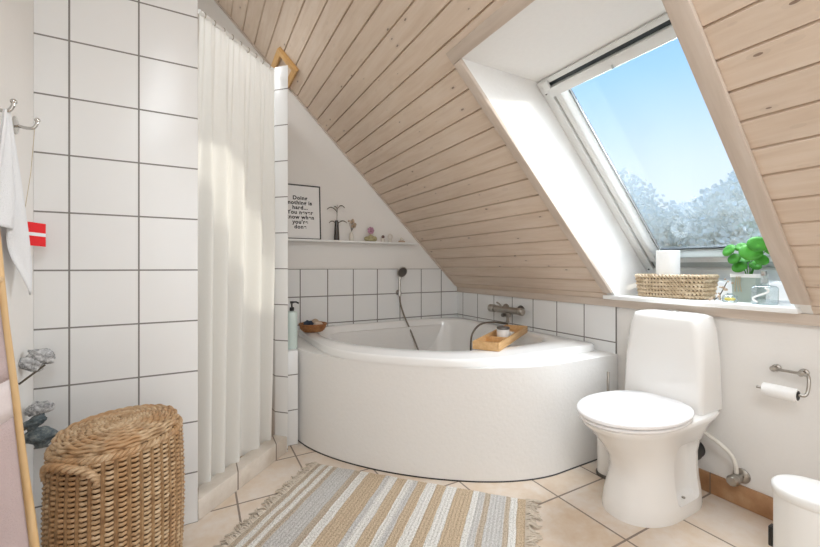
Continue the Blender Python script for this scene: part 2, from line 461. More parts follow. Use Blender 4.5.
# ------------------------------------------------------------------ mesh helpers
class MB:
    def __init__(s):
        s.v = []; s.f = []; s.mi = []
    def add(s, vs, fs, mi=0):
        o = len(s.v)
        s.v += [Vector(v) for v in vs]
        s.f += [tuple(i + o for i in f) for f in fs]
        s.mi += [mi] * len(fs)
        return s
    def box(s, x0, x1, y0, y1, z0, z1, mi=0, fn=None):
        c = [(x, y, z) for z in (z0, z1) for y in (y0, y1) for x in (x0, x1)]
        if fn:
            c = [fn(*p) for p in c]
        return s.add(c, [(0, 2, 3, 1), (4, 5, 7, 6), (0, 1, 5, 4), (2, 6, 7, 3), (0, 4, 6, 2), (1, 3, 7, 5)], mi)
    def prism(s, poly, z0, z1, mi=0, fn=None):
        n = len(poly)
        vs = [(x, y, z0) for x, y in poly] + [(x, y, z1) for x, y in poly]
        if fn:
            vs = [fn(*p) for p in vs]
        fs = [tuple(range(n - 1, -1, -1)), tuple(range(n, 2 * n))] + [(i, (i + 1) % n, n + (i + 1) % n, n + i) for i in range(n)]
        return s.add(vs, fs, mi)
    def loft(s, rings, closed=True, cap0=True, cap1=True, mi=0):
        n = len(rings[0])
        vs = [p for r in rings for p in r]
        fs = []
        for k in range(len(rings) - 1):
            for i in range(n if closed else n - 1):
                j = (i + 1) % n
                fs.append((k * n + i, k * n + j, (k + 1) * n + j, (k + 1) * n + i))
        if cap0 and closed:
            fs.append(tuple(range(n - 1, -1, -1)))
        if cap1 and closed:
            fs.append(tuple((len(rings) - 1) * n + i for i in range(n)))
        return s.add(vs, fs, mi)
    def tube(s, pts, r, n=10, closed=False, mi=0, caps=True):
        pts = [Vector(p) for p in pts]
        m = len(pts)
        rr = r if isinstance(r, (list, tuple)) else [r] * m
        rings = []
        t0 = None
        for i, p in enumerate(pts):
            if closed:
                t = (pts[(i + 1) % m] - pts[i - 1])
            else:
                t = pts[min(i + 1, m - 1)] - pts[max(i - 1, 0)]
            t = t.normalized() if t.length > 1e-9 else Vector((0, 0, 1))
            if t0 is None:
                a = Vector((0, 0, 1)) if abs(t.z) < 0.9 else Vector((1, 0, 0))
                u = (a - t * a.dot(t)).normalized()
            else:
                u = (u - t * u.dot(t))
                u = u.normalized() if u.length > 1e-9 else t.orthogonal().normalized()
            t0 = t
            v = t.cross(u)
            rings.append([p + (u * math.cos(2 * PI * k / n) + v * math.sin(2 * PI * k / n)) * rr[i] for k in range(n)])
        if closed:
            rings.append(rings[0])
            return s.loft(rings, True, False, False, mi)
        return s.loft(rings, True, caps, caps, mi)
    def lathe(s, prof, c=(0, 0, 0), n=32, axis='Z', sx=1, sy=1, mi=0, cap0=True, cap1=True):
        rings = []
        for r, z in prof:
            ring = []
            for k in range(n):
                a = 2 * PI * k / n
                x, y = r * math.cos(a) * sx, r * math.sin(a) * sy
                p = {'Z': (x, y, z), 'X': (z, x, y), 'Y': (y, z, x)}[axis]
                ring.append((p[0] + c[0], p[1] + c[1], p[2] + c[2]))
            rings.append(ring)
        return s.loft(rings, True, cap0, cap1, mi)
    def ball(s, c, r, n=14, sz=1.0, sx=1.0, sy=1.0, mi=0):
        prof = [(r * math.sin(PI * k / n), -r * sz * math.cos(PI * k / n)) for k in range(1, n)]
        return s.lathe(prof, c, n + 6, 'Z', sx, sy, mi)
    def build(s, name, mat, parent=None, world=True, angle=40, bevel=0.0, seg=2, merge=False):
        me = bpy.data.meshes.new(name)
        vs = [v.copy() for v in s.v]
        o = bpy.data.objects.new(name, me)
        if parent is None:
            if vs and world is not None:
                xs = [v.x for v in vs]; ys = [v.y for v in vs]; zs = [v.z for v in vs]
                base = Vector(((min(xs) + max(xs)) / 2, (min(ys) + max(ys)) / 2, min(zs)))
                if world == 'keep':
                    base = Vector((0, 0, 0))
                vs = [v - base for v in vs]
                o.location = base
        elif world:
            inv = wm(parent).inverted()
            vs = [inv @ v for v in vs]
        me.from_pydata(vs, [], s.f)
        mats = mat if isinstance(mat, (list, tuple)) else [mat]
        for m in mats:
            me.materials.append(m)
        if len(mats) > 1:
            me.polygons.foreach_set('material_index', s.mi)
        me.polygons.foreach_set('use_smooth', [True] * len(me.polygons))
        bm = bmesh.new(); bm.from_mesh(me)
        if merge:
            bmesh.ops.remove_doubles(bm, verts=bm.verts, dist=1e-5)
        bmesh.ops.recalc_face_normals(bm, faces=bm.faces)
        if bevel:
            es = [e for e in bm.edges if len(e.link_faces) == 2 and e.calc_face_angle(0) > R(30)]
            bmesh.ops.bevel(bm, geom=es, offset=bevel, segments=seg, profile=0.5, affect='EDGES', clamp_overlap=True)
        bm.to_mesh(me); bm.free()
        me.polygons.foreach_set('use_smooth', [True] * len(me.polygons))
        me.set_sharp_from_angle(angle=R(angle))
        COL.objects.link(o)
        if parent is not None:
            o.parent = parent
        return o

def wm(o):
    m = Matrix.LocRotScale(o.location, o.rotation_euler, o.scale)
    return wm(o.parent) @ m if o.parent else m

def tag(o, label, cat, group=None, kind=None):
    o['label'] = label; o['category'] = cat
    if group: o['group'] = group
    if kind: o['kind'] = kind
    return o
def struct(o, label=None):
    o['kind'] = 'structure'
    if label: o['label'] = label
    return o
def thing(name, label, cat, loc, rz=0, group=None):
    o = bpy.data.objects.new(name, None)
    o.empty_display_size = 0.05
    COL.objects.link(o)
    o.location = loc; o.rotation_euler = (0, 0, rz)
    return tag(o, label, cat, group)
def bez(p0, p1, p2, p3, n=16):
    p0, p1, p2, p3 = map(Vector, (p0, p1, p2, p3))
    return [p0 * (1 - t) ** 3 + p1 * 3 * t * (1 - t) ** 2 + p2 * 3 * t * t * (1 - t) + p3 * t ** 3 for t in [i / n for i in range(n + 1)]]
def spline(pts, n=8):
    pts = [Vector(p) for p in pts]
    q = [pts[0] * 2 - pts[1]] + pts + [pts[-1] * 2 - pts[-2]]
    res = []
    for i in range(1, len(q) - 2):
        for k in range(n):
            t = k / n
            a, b, c, d = q[i - 1], q[i], q[i + 1], q[i + 2]
            res.append(0.5 * ((2 * b) + (c - a) * t + (2 * a - 5 * b + 4 * c - d) * t * t + (3 * b - a - 3 * c + d) * t ** 3))
    res.append(pts[-1])
    return res
SQ = math.sqrt(0.5)

# ------------------------------------------------------------------ room shell
XR, YG, XL, YT, YB = 2.02, 2.81, -0.486, 1.755, -1.30
KC = 2.843                                   # the ceiling plane is X + Z = KC
def S(u, y, n, X0=0.0, K=KC):                # u down the slope from X0, n outwards
    return (X0 + u * SQ + n * SQ, y, K - X0 - u * SQ + n * SQ)

struct(MB().box(XL - .1, XR + .15, YB - .1, YG + .1, -0.12, 0).build('floor', M['floor'], world='keep'))

# knee wall: plaster below the roof, tiled along the bath
kw = MB()
kw.box(XR, XR + .12, YB, YG + .1, 0, 0.82)
struct(kw.build('wall_right', M['plaster'], world='keep'))
tk = MB().box(XR - .008, XR - .0005, 1.324, YG, 0.45, 0.80)
struct(tk.build('wall_right_tiles', M['tile_knee'], world='keep'))

# gable
gp = [(XL - .1, 0), (XR + .12, 0), (XR + .12, 0.82), (XR, KC - XR + .03), (XL - .1, KC - XL + .2)]
g = MB().prism(gp, 0, 0.12, fn=lambda x, y, z: (x, YG + .002 + z, y))
struct(g.build('wall_back', M['plaster'], world='keep'))
tg = MB().prism([(0.446, 0.45), (XR - .008, 0.45), (XR - .008, KC - XR + .006), (KC - .999, .997), (0.446, 0.997)], 0, 0.008, fn=lambda x, y, z: (x, YG - .006 + z, y))
struct(tg.build('wall_back_tiles', M['tile_gable'], world='keep'))

# left wall and the rest of the room behind the camera
struct(MB().box(XL - .1, XL, YB, YG, 0, 3.45).build('wall_left', M['plaster'], world='keep'))
struct(MB().prism([(XL - .1, 0), (XR + .12, 0), (XR + .12, 0.82), (XR, KC - XR + .03), (XL - .1, KC - XL + .2)], 0, 0.1,
                  fn=lambda x, y, z: (x, YB - z, y)).build('wall_front', M['plaster'], world='keep'))
# tiled wall in front of the shower
struct(MB().box(XL, 0.0, YT, YT + .07, 0, 3.3).build('wall_shower', M['tile_shower'], world='keep', bevel=0.002))
# tiled partition with its post-like end
part = MB().prism([(.374, 2.234), (.4315, 2.177), (.446, 2.25), (.446, YG), (.365, YG), (.365, 2.30)], 0, 2.114)
struct(part.build('wall_partition', M['tile_post'], world='keep', bevel=0.002))
struct(MB().box(.446, .502, 2.25, YG - .008, 0, .535).build('wall_bath_end', M['tile_low'], world='keep', bevel=0.002))
# shower curb, diagonal
cb = MB().prism([(0.001, 1.756), (.4315, 2.187), (.374, 2.244), (0.001, 1.871)], 0.0, 0.085)
struct(cb.build('trim_5', M['curb'], world='keep', bevel=0.003), 'pale stone curb across the shower opening')
struct(MB().prism([(0.001, 1.875), (.364, 2.238), (.364, YG), (XL, YG), (XL, YT + .07), (0.001, YT + .07)], 0.0, 0.03).build('floor_shower', M['shower_floor'], world='keep'))

# ceiling boards (local X down the slope, local Y along the boards, local Z into the roof)
WY0, WY1, WX0, WX1 = 0.588, 1.312, 0.963, 1.9855       # skylight opening
def sofX(x):
    return (x - 1.190) / SQ
cm = MB()
P_ = 0.101
k0 = int(math.floor(sofX(XL) / P_)) - 1
k1 = int(math.ceil(sofX(XR) / P_))
sw0, sw1 = sofX(WX0), sofX(WX1)
for k in range(k0, k1 + 1):
    a, b = k * P_, (k + 1) * P_
    a = max(a, sofX(XL - .02)); b = min(b, sofX(XR - .004))
    if b - a < .004:
        continue
    def board(a, b, y0, y1, ca=True, cb=True):
        prof = [(a, .03)] + ([(a, .010), (a + .0050, 0)] if ca else [(a, 0)]) + ([(b - .0050, 0), (b, .010)] if cb else [(b, 0)]) + [(b, .03)]
        if b - a < .012:
            prof = [(a, .03), (a, 0), (b, 0), (b, .03)]
        cm.prism(prof, y0, y1, fn=lambda s_, n_, y_: (s_, y_, n_))
    if b <= sw0 or a >= sw1 + .04:
        board(a, b, YB, YG)
    else:
        board(a, b, YB, WY0 - .044); board(a, b, WY1 + .044, YG)
        if a < sw0:
            board(a, sw0, WY0 - .044, WY1 + .044, True, False)
ce = cm.build('ceiling', M['ceiling_wood'], world=None)
ce.matrix_world = Matrix(((SQ, 0, SQ, 1.190), (0, 1, 0, 0), (-SQ, 0, SQ, KC - 1.190), (0, 0, 0, 1)))
struct(ce)
# roof body above the boards, with the hole of the skylight
rm = MB()
sA, sB, sT = sofX(XL - .25), sofX(XR + .12), 0.033
f = lambda s_, y, n: S(s_, y, n, 1.190)
rm.box(sA, sofX(WX0) - .02, YB - .1, YG + .12, sT, .24, fn=f)
for ya_, yb_ in ((YB - .1, WY0 - .045), (WY1 + .045, YG + .12)):
    rm.box(sofX(WX1) + .03, sB, ya_, yb_, sT, .24, fn=f)
rm.box(sofX(WX0) - .02, sofX(WX1) + .03, YB - .1, WY0 - .045, sT, .24, fn=f)
rm.box(sofX(WX0) - .02, sofX(WX1) + .03, WY1 + .045, YG + .12, sT, .24, fn=f)
struct(rm.build('roof', M['plaster'], world='keep'))

# skylight reveal: side cheeks, head, sill wall
KW = 3.26                                    # inner face plane of the window frame
side = [(WX0 - .005, KC - WX0 + .008), (1.385, KC - WX0 + .008), (1.60, 1.88), (2.62, .78), (2.02, .78), (WX1 - .0, KC - WX1 + .0)]
side = [(WX0, KC - WX0), (WX0 - .002, KC - WX0 + .03), (1.42, 1.912), (1.60, 1.79), (2.60, .80), (2.046, .80), (WX1, KC - WX1)]
rv = MB()
rv.prism(side, WY1, WY1 + .045, fn=lambda x, z, y: (x, y, z))
rv.prism(side, WY0 - .045, WY0, fn=lambda x, z, y: (x, y, z))
rv.box(WX0, 1.52, WY0, WY1, 1.880, 1.912)
rv.box(2.40, 2.44, WY0, WY1, .80, 0.935)
struct(rv.build('wall_reveal', M['plaster_rough'], world='keep'))
# sill board
sl = MB().box(1.958, 2.40, WY0 - .014, WY1 + .055, .836, .857)
struct(sl.build('trim_6', M['white_paint'], world='keep', bevel=0.003), 'white window sill board')
# wooden trims round the opening, 18 mm proud of the boards
def strim(name, x0, x1, y0, y1, mat, t=0.018, label=None, n1=-0.0005):
    m = MB().box(0, (x1 - x0) / SQ, y0, y1, -t, n1)
    o = m.build(name, mat, world=None, bevel=0.003)
    o.matrix_world = Matrix(((SQ, 0, SQ, x0), (0, 1, 0, 0), (-SQ, 0, SQ, KC - x0), (0, 0, 0, 1)))
    return struct(o, label)
strim('trim_1', .9625, 1.962, WY1 - .003, WY1 + .045, M['trim_wood'])
strim('trim_2', .9625, 1.958, WY0 - .053, WY0 + .002, M['trim_wood'])
strim('trim_3', .925, .962, WY0 - .053, WY1 + .045, M['trim_wood_y'])
struct(MB().box(2.000, 2.0115, YB + .002, YG - .014, .793, .8355).build('trim_4', M['trim_wood_y'], world='keep', bevel=.002))
# slim edge bead between gable and boards
bd = MB().box(sofX(XL), sofX(XR - .03), YG - .012, YG - .0005, -.010, -.0005, fn=lambda s_, y, n: S(s_, y, n, 1.19))
struct(bd.build('trim_7', M['trim_wood'], world='keep'))
# raw pine frame on the ceiling near the gable
pf = MB()
pf.box(0, .165, 2.515, 2.557, -.028, -.0005, fn=lambda s_, y, n: S(s_, y, n, .452))
pf.box(0, .032, 2.557, 2.797, -.028, -.0005, fn=lambda s_, y, n: S(s_, y, n, .452))
pf.box(.133, .165, 2.557, 2.797, -.028, -.0005, fn=lambda s_, y, n: S(s_, y, n, .452))
struct(pf.build('trim_8', M['raw_pine'], world='keep', bevel=0.002), 'raw pine frame on the ceiling boards')
# skirting
sk = MB().box(XR - .012, XR - .0005, YB + .002, 1.30, 0.0005, .09)
struct(sk.build('baseboard_right', M['skirting'], world='keep', bevel=0.002))

# ------------------------------------------------------------------ skylight window
win = bpy.data.objects.new('window_1', None)
COL.objects.link(win)
win.location = (1.85, .95, 1.41)
struct(win, 'tilted roof window with white frame')
WXT = 1.392
UB = 1.300
def wbox(m, u0, u1, y0, y1, n0, n1):
    return m.box(u0, u1, y0, y1, n0, n1, fn=lambda u, y, n: S(u, y, n, WXT, KW))
gy0, gy1 = 0.700, 1.198
gu0, gu1 = .088, 1.112
fr = MB()
wbox(fr, 0, UB, WY1 - .044, WY1 - .0005, 0, .06)
wbox(fr, 0, UB, WY0 + .0005, WY0 + .044, 0, .06)
wbox(fr, 0, .022, WY0 + .044, WY1 - .044, 0, .06)
wbox(fr, UB - .072, UB, WY0 + .044, WY1 - .044, -.002, .05)
fr.build('outer_frame', M['alu'], win, bevel=0.003)
sa = MB()
def jamb(y_out, y_in, y_deep):
    sa.prism([(y_out, .006), (y_in, .006), (y_deep, .046), (y_deep, .050), (y_out, .050)], .042, UB - .125, fn=lambda y, n, u: S(u, y, n, WXT, KW))
jamb(WY1 - .052, 1.230, gy1 + .012)
jamb(WY0 + .052, .670, gy0 - .012)
sa.prism([(1.146, -.003), (1.150, .050), (1.176, .050), (1.176, -.003)], gy0 - .02, gy1 + .02, fn=lambda u, n, y: S(u, y, n, WXT, KW))
sash_o = sa.build('sash', M['alu'], win, bevel=0.002)
ln = MB()
wbox(ln, .0221, UB - .073, WY1 - .052, WY1 - .044, .02, .05)
wbox(ln, .0221, UB - .073, WY0 + .044, WY0 + .052, .02, .05)
wbox(ln, .0221, .042, WY0 + .052, WY1 - .052, .02, .06)
wbox(ln, gu0 - .004, gu1 + .006, gy1 + .0095, gy1 + .0119, .040, .05)
wbox(ln, gu0 - .004, gu1 + .006, gy1 - .001, gy1 + .001, .0375, .0398)
wbox(ln, gu0 - .004, gu1 + .006, gy0 - .0118, gy0, .036, .05)
wbox(ln, gu1, gu1 + .0058, gy0, gy1, .036, .05)
ln.build('gasket', M['alu_dark'], sash_o)
sg = MB()
sg.prism([(1.140, -.002), (gu1 + .006, .046), (gu1 + .006, .050), (1.1495, .050), (1.1455, -.002)], gy0 - .02, gy1 + .02, fn=lambda u, n, y: S(u, y, n, WXT, KW))
wbox(sg, 1.1765, UB - .0725, WY0 + .053, WY1 - .053, .012, .05)
sg.build('sash_profile', M['alu_grey'], win, bevel=0.003)
tb = MB()
wbox(tb, .0425, gu0, WY0 + .042, WY1 - .042, -.012, .045)
tb.build('vent_flap', M['alu'], win, bevel=0.006)
wp = MB()
wp.tube([S(.07, .96, -.014, WXT, KW), S(.085, .96, -.016, WXT, KW)], .004, 8)
wp.build('latch', M['alu_grey'], win)
hg = MB()
wbox(hg, .004, .045, WY1 - .065, WY1 - .030, -.016, .0)
wbox(hg, .030, .060, WY1 - .045, WY1 - .010, -.012, .0)
hg.build('hinge', M['alu'], win, bevel=0.004)
for u, y in ((.062, WY1 - .022), (UB - .07, WY1 - .022)):
    c1, c2 = S(u, y, .002, WXT, KW), S(u, y, -.003, WXT, KW)
    MB().tube([c1, c2], .005, 10).build('screw', M['rubber'], win)
gl = MB()
wbox(gl, gu0 - .01, gu1 + .003, gy0 - .003, gy1 + .003, .040, .044)
gl.build('glass', M['window_glass'], sash_o)

# ------------------------------------------------------------------ bathtub
CX, CY = XR - .008, YG - .007                # corner of the bath, just off the tiles
def arc_outline(rad, x0, y0, n=40, xr=CX, yg=CY, rc=0.0):
    """quarter round seen from the room corner, cut straight at x0 (left) and y0 (near)"""
    th0 = math.atan2(-math.sqrt(rad ** 2 - (CX - x0) ** 2), x0 - CX)      # left end of the arc
    th1 = math.atan2(y0 - CY, -math.sqrt(rad ** 2 - (CY - y0) ** 2))      # near end of the arc
    arc = [(CX + rad * math.cos(th0 + (th1 - th0) * k / n), CY + rad * math.sin(th0 + (th1 - th0) * k / n)) for k in range(n + 1)]
    path = [Vector((x0, yg))] + [Vector(p) for p in arc] + [Vector((xr, y0))]
    dense = []
    for p, q in zip(path, path[1:]):
        m = max(1, int((q - p).length / .012))
        dense += [p.lerp(q, k / m) for k in range(m)]
    dense.append(path[-1])
    res = []
    for i in range(len(dense)):
        h = min(14, i, len(dense) - 1 - i)
        seg = dense[i - h:i + h + 1]
        res.append(sum(seg, Vector((0, 0))) / len(seg))
    return [tuple(p) for p in res] + [(xr, yg)]
bath = thing('bathtub', 'white corner bathtub with a curved apron under the sloping ceiling', 'bathtub', (1.35, 2.1, 0))
TZ = .535
ap = MB()
outl = arc_outline(1.615, .503, 1.315, 60)
def scaled(poly, k):
    cx_, cy_ = 1.45, 2.25
    return [(cx_ + (x - cx_) * k, cy_ + (y - cy_) * k) for x, y in poly]
inl = scaled(outl, .80)
inl = [(min(x, CX - .02), min(y, CY - .02)) for x, y in inl]
ap.loft([[(x, y, 0.0) for x, y in outl], [(x, y, TZ) for x, y in outl], [(x, y, TZ) for x, y in inl], [(x, y, 0.0) for x, y in inl]], True, False, False)
ap.build('apron', M['plaster_rough'], bath, bevel=0.0, angle=30)
jo = outl[20:-2]
jm = MB().tube([(x, y, .002) for x, y in jo], .0035, 6)
jm.build('floor_joint', M['rubber'], bath)
# acrylic shell as rings sampled at equal angles about a centre
bc = (1.33, 2.12)
def resample(poly, n=120):
    res = []
    for k in range(n):
        a = 2 * PI * k / n
        d = Vector((math.cos(a), math.sin(a)))
        best = None
        for i in range(len(poly)):
            p = Vector(poly[i]) - Vector(bc); q = Vector(poly[(i + 1) % len(poly)]) - Vector(bc)
            e = q - p
            den = d.x * (-e.y) + e.x * d.y
            if abs(den) < 1e-12:
                continue
            t = (p.x * (-e.y) + e.x * p.y) / den
            s_ = (d.x * p.y - d.y * p.x) / den
            if t > 0 and -1e-6 <= s_ <= 1 + 1e-6 and (best is None or t < best):
                best = t
        res.append(best)
    return res
def smooth(r, it=2):
    for _ in range(it):
        r = [(r[i - 1] + 2 * r[i] + r[(i + 1) % len(r)]) / 4 for i in range(len(r))]
    return r
NB = 160
ro = smooth(resample(arc_outline(1.612, .610, 1.425, 60, CX - .004, CY - .004), NB), 1)
ri = smooth(resample(arc_outline(1.435, .70, 1.62, 40, CX - .13, CY - .075), NB), 40)
def ring(rr, z):
    return [(bc[0] + rr[k] * math.cos(2 * PI * k / NB), bc[1] + rr[k] * math.sin(2 * PI * k / NB), z) for k in range(NB)]
def lerp(a, b, t, s_=1.0):
    return [(x + (y - x) * t) * s_ for x, y in zip(a, b)]
shell = MB()
rings = [ring(ro, TZ + .001), ring(ro, TZ + .030), ring(lerp(ro, ri, .025), TZ + .038), ring(lerp(ro, ri, .07), TZ + .041),
         ring(lerp(ro, ri, .30), TZ + .042), ring(lerp(ro, ri, .36), TZ + .047), ring(lerp(ro, ri, .80), TZ + .046), ring(lerp(ro, ri, .95), TZ + .040), ring(ri, TZ + .028),
         ring([x * .985 for x in ri], TZ - .01), ring([x * .95 for x in ri], .40), ring([x * .90 for x in ri], .25),
         ring([x * .84 for x in ri], .17), ring([x * .74 for x in ri], .135), ring([x * .4 for x in ri], .125)]
shell.loft(rings, True, False, True)
shell.build('tub_shell', M['acrylic'], bath, angle=50)
MB().lathe([(.0001, .126), (.03, .126), (.032, .129), (.0001, .131)], (1.42, 2.02, 0), 24).build('drain', M['chrome'], bath)

# ------------------------------------------------------------------ toilet (faces -X)
TY = .995
TB = .974
toilet = thing('toilet', 'white floor-standing toilet with closed lid below the window sill', 'toilet', (1.68, TY, 0))
def tring(x0, x1, hw, z, n=48, ex=2.4, back=0.8):
    """egg-like plan ring between x0 (front) and x1 (back), half width hw"""
    pts = []
    cx, a = (x0 + x1) / 2, (x1 - x0) / 2
    for k in range(n):
        t = 2 * PI * k / n
        c, s_ = math.cos(t), math.sin(t)
        ee = ex if c < 0 else ex * 2.6
        px = cx + a * math.copysign(abs(c) ** (2 / ee), c)
        py = hw * math.copysign(abs(s_) ** (2 / ee), s_)
        pts.append((px, TB + py, z))
    return pts
bw = MB()
prof = [(1.478, 1.905, .138, .0), (1.478, 1.907, .140, .018), (1.492, 1.905, .136, .07), (1.512, 1.903, .126, .13), (1.518, 1.903, .122, .18),
        (1.498, 1.905, .121, .23), (1.458, 1.908, .132, .28), (1.415, 1.92, .148, .325), (1.378, 1.955, .160, .36), (1.352, 1.99, .169, .378),
        (1.347, 2.0, .171, .390), (1.352, 2.0, .167, .3955)]
bw.loft([tring(a, b, h, z, ex=2.2) for a, b, h, z in prof])
bowl = bw.build('bowl', M['ceramic'], toilet, angle=60)
# recess at the side of the foot
rc = MB()
for sgn in (-1,):
    pass
fo = MB()
fo.box(1.672, 1.838, TB - .170, TB - .088, .055, .30)
cut = fo.build('recess_cutter', M['ceramic'], None, world='keep', bevel=0.02, seg=3)
bm_ = bowl.modifiers.new('recess', 'BOOLEAN'); bm_.operation = 'DIFFERENCE'; bm_.object = cut; bm_.solver = 'EXACT'
dg = bpy.context.evaluated_depsgraph_get()
dg.update()
me_new = bpy.data.meshes.new_from_object(bowl.evaluated_get(dg))
bowl.modifiers.clear(); bowl.data = me_new
bpy.data.objects.remove(cut)
bowl.data.set_sharp_from_angle(angle=R(50))
MB().lathe([(.007, 0), (.007, .004), (.0001, .006)], (1.765, TB - .108, .0555), 12, 'Z').build('bolt_cap', M['steel'], toilet)
# cistern
ct = MB()
def crect(x0, x1, hw, z, r=.045, n=7):
    pts = []
    for cx, cy, a0 in ((x1 - r, hw - r, 0), (x0 + r, hw - r, 90), (x0 + r, -hw + r, 180), (x1 - r, -hw + r, 270)):
        for k in range(n):
            a = R(a0 + 90 * k / (n - 1))
            pts.append((cx + r * math.cos(a), TY + cy + r * math.sin(a), z))
    return pts
ct.loft([crect(1.824, 2.008, .168, .396, .018), crect(1.824, 2.008, .170, .43, .02), crect(1.830, 2.008, .167, .60, .028), crect(1.840, 2.008, .158, .735, .038),
         crect(1.845, 2.008, .151, .775, .045), crect(1.852, 2.008, .145, .795, .045), crect(1.87, 2.0, .125, .803, .045), crect(1.90, 1.985, .09, .806, .04)])
cist = ct.build('cistern', M['ceramic'], toilet, angle=50)
MB().lathe([(.022, .8055), (.022, .811), (.018, .813), (.0001, .813)], (1.94, TY, 0), 24).build('flush_button', M['chrome'], cist)
# seat and lid
def lring(s_, z):
    pts = []
    n = 64
    for k in range(n):
        t = 2 * PI * k / n
        c, q = math.cos(t), math.sin(t)
        if c < 0:
            px, py = 1.600 + .268 * s_ * c, .185 * s_ * q
        else:
            px, py = 1.600 + (.236 + .006 * s_) * min(1, 1.0 * abs(c) ** .66), .185 * s_ * math.copysign(abs(q) ** .78, q) * (1 - .14 * c)
        pts.append((px, TB + py, z))
    return pts
st = MB().loft([lring(.955, 0.3960), lring(.975, 0.4000), lring(.975, 0.4070), lring(.955, 0.4100)])
st.build('seat', M['seat_white'], toilet, angle=50)
MB().loft([lring(.95, 0.4105), lring(.95, 0.4135)]).build('seat_gap', M['dark_steel'], toilet)
ld = MB().loft([lring(.985, 0.4140), lring(1.0, 0.4170), lring(1.0, 0.4260), lring(.985, 0.4300), lring(.93, 0.4325), lring(.6, 0.4345), lring(.2, 0.4350)])
lid_o = ld.build('lid', M['seat_white'], toilet, angle=50)
for sgn in (-1, 1):
    hm = MB().lathe([(.012, -.02), (.012, .02)], (1.822, TB + sgn * .075, .412), 16, 'Y')
    hm.build('hinge', M['chrome'], lid_o, bevel=0.002)
# soil pipe behind the foot
sp_ = MB().lathe([(.040, 1.912), (.040, 1.94), (.048, 1.945), (.048, 1.985), (.043, 1.99), (.043, 2.019)], (0, TY - .052, .175), 28, 'X')
tag(sp_.build('drain_pipe', M['rubber']), 'dark rubber drain sleeve behind the toilet foot', 'pipe')

# ------------------------------------------------------------------ angle valve and hose
va = thing('angle_valve', 'small chrome angle valve on the wall above the skirting', 'valve', (2.0, .765, .118))
MB().lathe([(.030, 2.019), (.030, 2.012), (.022, 2.006), (.012, 2.004), (.012, 1.965)], (0, .765, .130), 20, 'X').build('rosette', M['steel'], va)
MB().lathe([(.015, 1.985), (.017, 1.98), (.017, 1.962), (.013, 1.955)], (0, .765, .130), 16, 'X').build('valve_body', M['steel'], va)
MB().lathe([(.020, 1.955), (.022, 1.95), (.022, 1.93), (.017, 1.922), (.0001, 1.92)], (0, .765, .130), 10, 'X').build('knob', M['steel'], va)
hs = MB().tube(spline([(1.975, .768, .150), (1.972, .770, .185), (1.965, .785, .225), (1.955, .82, .258), (1.95, .87, .285), (1.945, .93, .325), (1.94, .95, .393)], 8), .0085, 12)
tag(hs.build('water_hose', M['hose_white']), 'white flexible water hose rising from the chrome valve to the cistern', 'hose')

# ------------------------------------------------------------------ toilet brush
br = thing('toilet_brush', 'toilet brush in a white cylinder holder between bath and toilet', 'toilet brush', (1.752, 1.196, 0))
MB().lathe([(.046, .012), (.046, .26), (.043, .26), (.043, .02)], (1.752, 1.196, 0), 28, cap1=False).build('holder', M['ceramic'], br)
MB().lathe([(.052, 0), (.052, .012), (.047, .014), (.0001, .014)], (1.752, 1.196, 0), 28).build('base_ring', M['dark_steel'], br)
MB().lathe([(.041, .255), (.041, .262), (.012, .27), (.008, .275)], (1.752, 1.196, 0), 24).build('cover', M['steel'], br)
MB().tube([(1.752, 1.196, .27), (1.757, 1.196, .50)], .0065, 10).build('handle', M['steel'], br)

# ------------------------------------------------------------------ paper holder and roll
ph = thing('toilet_paper_holder', 'steel toilet paper holder on the wall right of the toilet', 'paper holder', (2.0, .60, .60))
ya, yb = .652, .572
for y in (ya, yb):
    MB().lathe([(.014, 2.019), (.014, 2.010), (.009, 2.006), (.009, 1.985), (.011, 1.98), (.0001, 1.975)], (0, y, .612), 14, 'X').build('wall_mount', M['steel'], ph)
MB().tube([(1.984, .662, .612), (1.984, ya, .612), (1.984, yb, .612)] + spline([(1.984, yb - .008, .612), (1.980, yb - .020, .607), (1.970, yb - .025, .585), (1.958, yb - .025, .555), (1.948, yb - .020, .540), (1.945, yb - .004, .538)], 6)[0:], .0055, 10).build('bar', M['steel'], ph)
MB().tube([(1.945, yb - .006, .538), (1.945, .690, .538)], .0055, 10).build('spindle', M['steel'], ph)
tr_ = thing('toilet_paper_roll', 'nearly used up white toilet roll on the wall holder', 'toilet paper', (1.945, .62, .515))
MB().lathe([(.0085, .569), (.0235, .569), (.0245, .571), (.0245, .667), (.0235, .669), (.0085, .669)], (1.945, 0, .536), 28, 'Y', cap0=False, cap1=False).build('paper', M['tissue'], tr_)
MB().lathe([(.0065, .568), (.018, .568), (.018, .5688), (.0065, .5688)], (1.945, 0, .536), 24, 'Y', cap0=False, cap1=False).build('core', M['rubber'], tr_)

# ------------------------------------------------------------------ bin
bi = thing('pedal_bin', 'white round pedal bin by the right wall', 'bin', (1.745, .475, 0))
bx, by, brr = 1.745, .475, .098
MB().lathe([(brr - .004, .018), (brr - .004, .262), (brr - .008, .262), (brr - .008, .03)], (bx, by, 0), 40, cap1=False).build('bin_body', M['white_paint'], bi)
MB().lathe([(brr, 0), (brr, .018), (brr - .004, .02), (.0001, .02)], (bx, by, 0), 40).build('base', M['black'], bi)
MB().lathe([(brr - .002, .262), (brr + .001, .266), (brr + .001, .284), (brr - .004, .291), (brr - .02, .297), (brr - .05, .303), (.0001, .306)], (bx, by, 0), 40).build('lid', M['white_paint'], bi)
MB().box(bx - .015, bx + .015, by + brr - .003, by + brr + .010, .05, .118).build('hinge_strap', M['black'], bi, bevel=.003)
MB().box(bx - .13, bx - .09, by - .02, by + .02, .012, .020).build('pedal', M['black'], bi, bevel=.003)

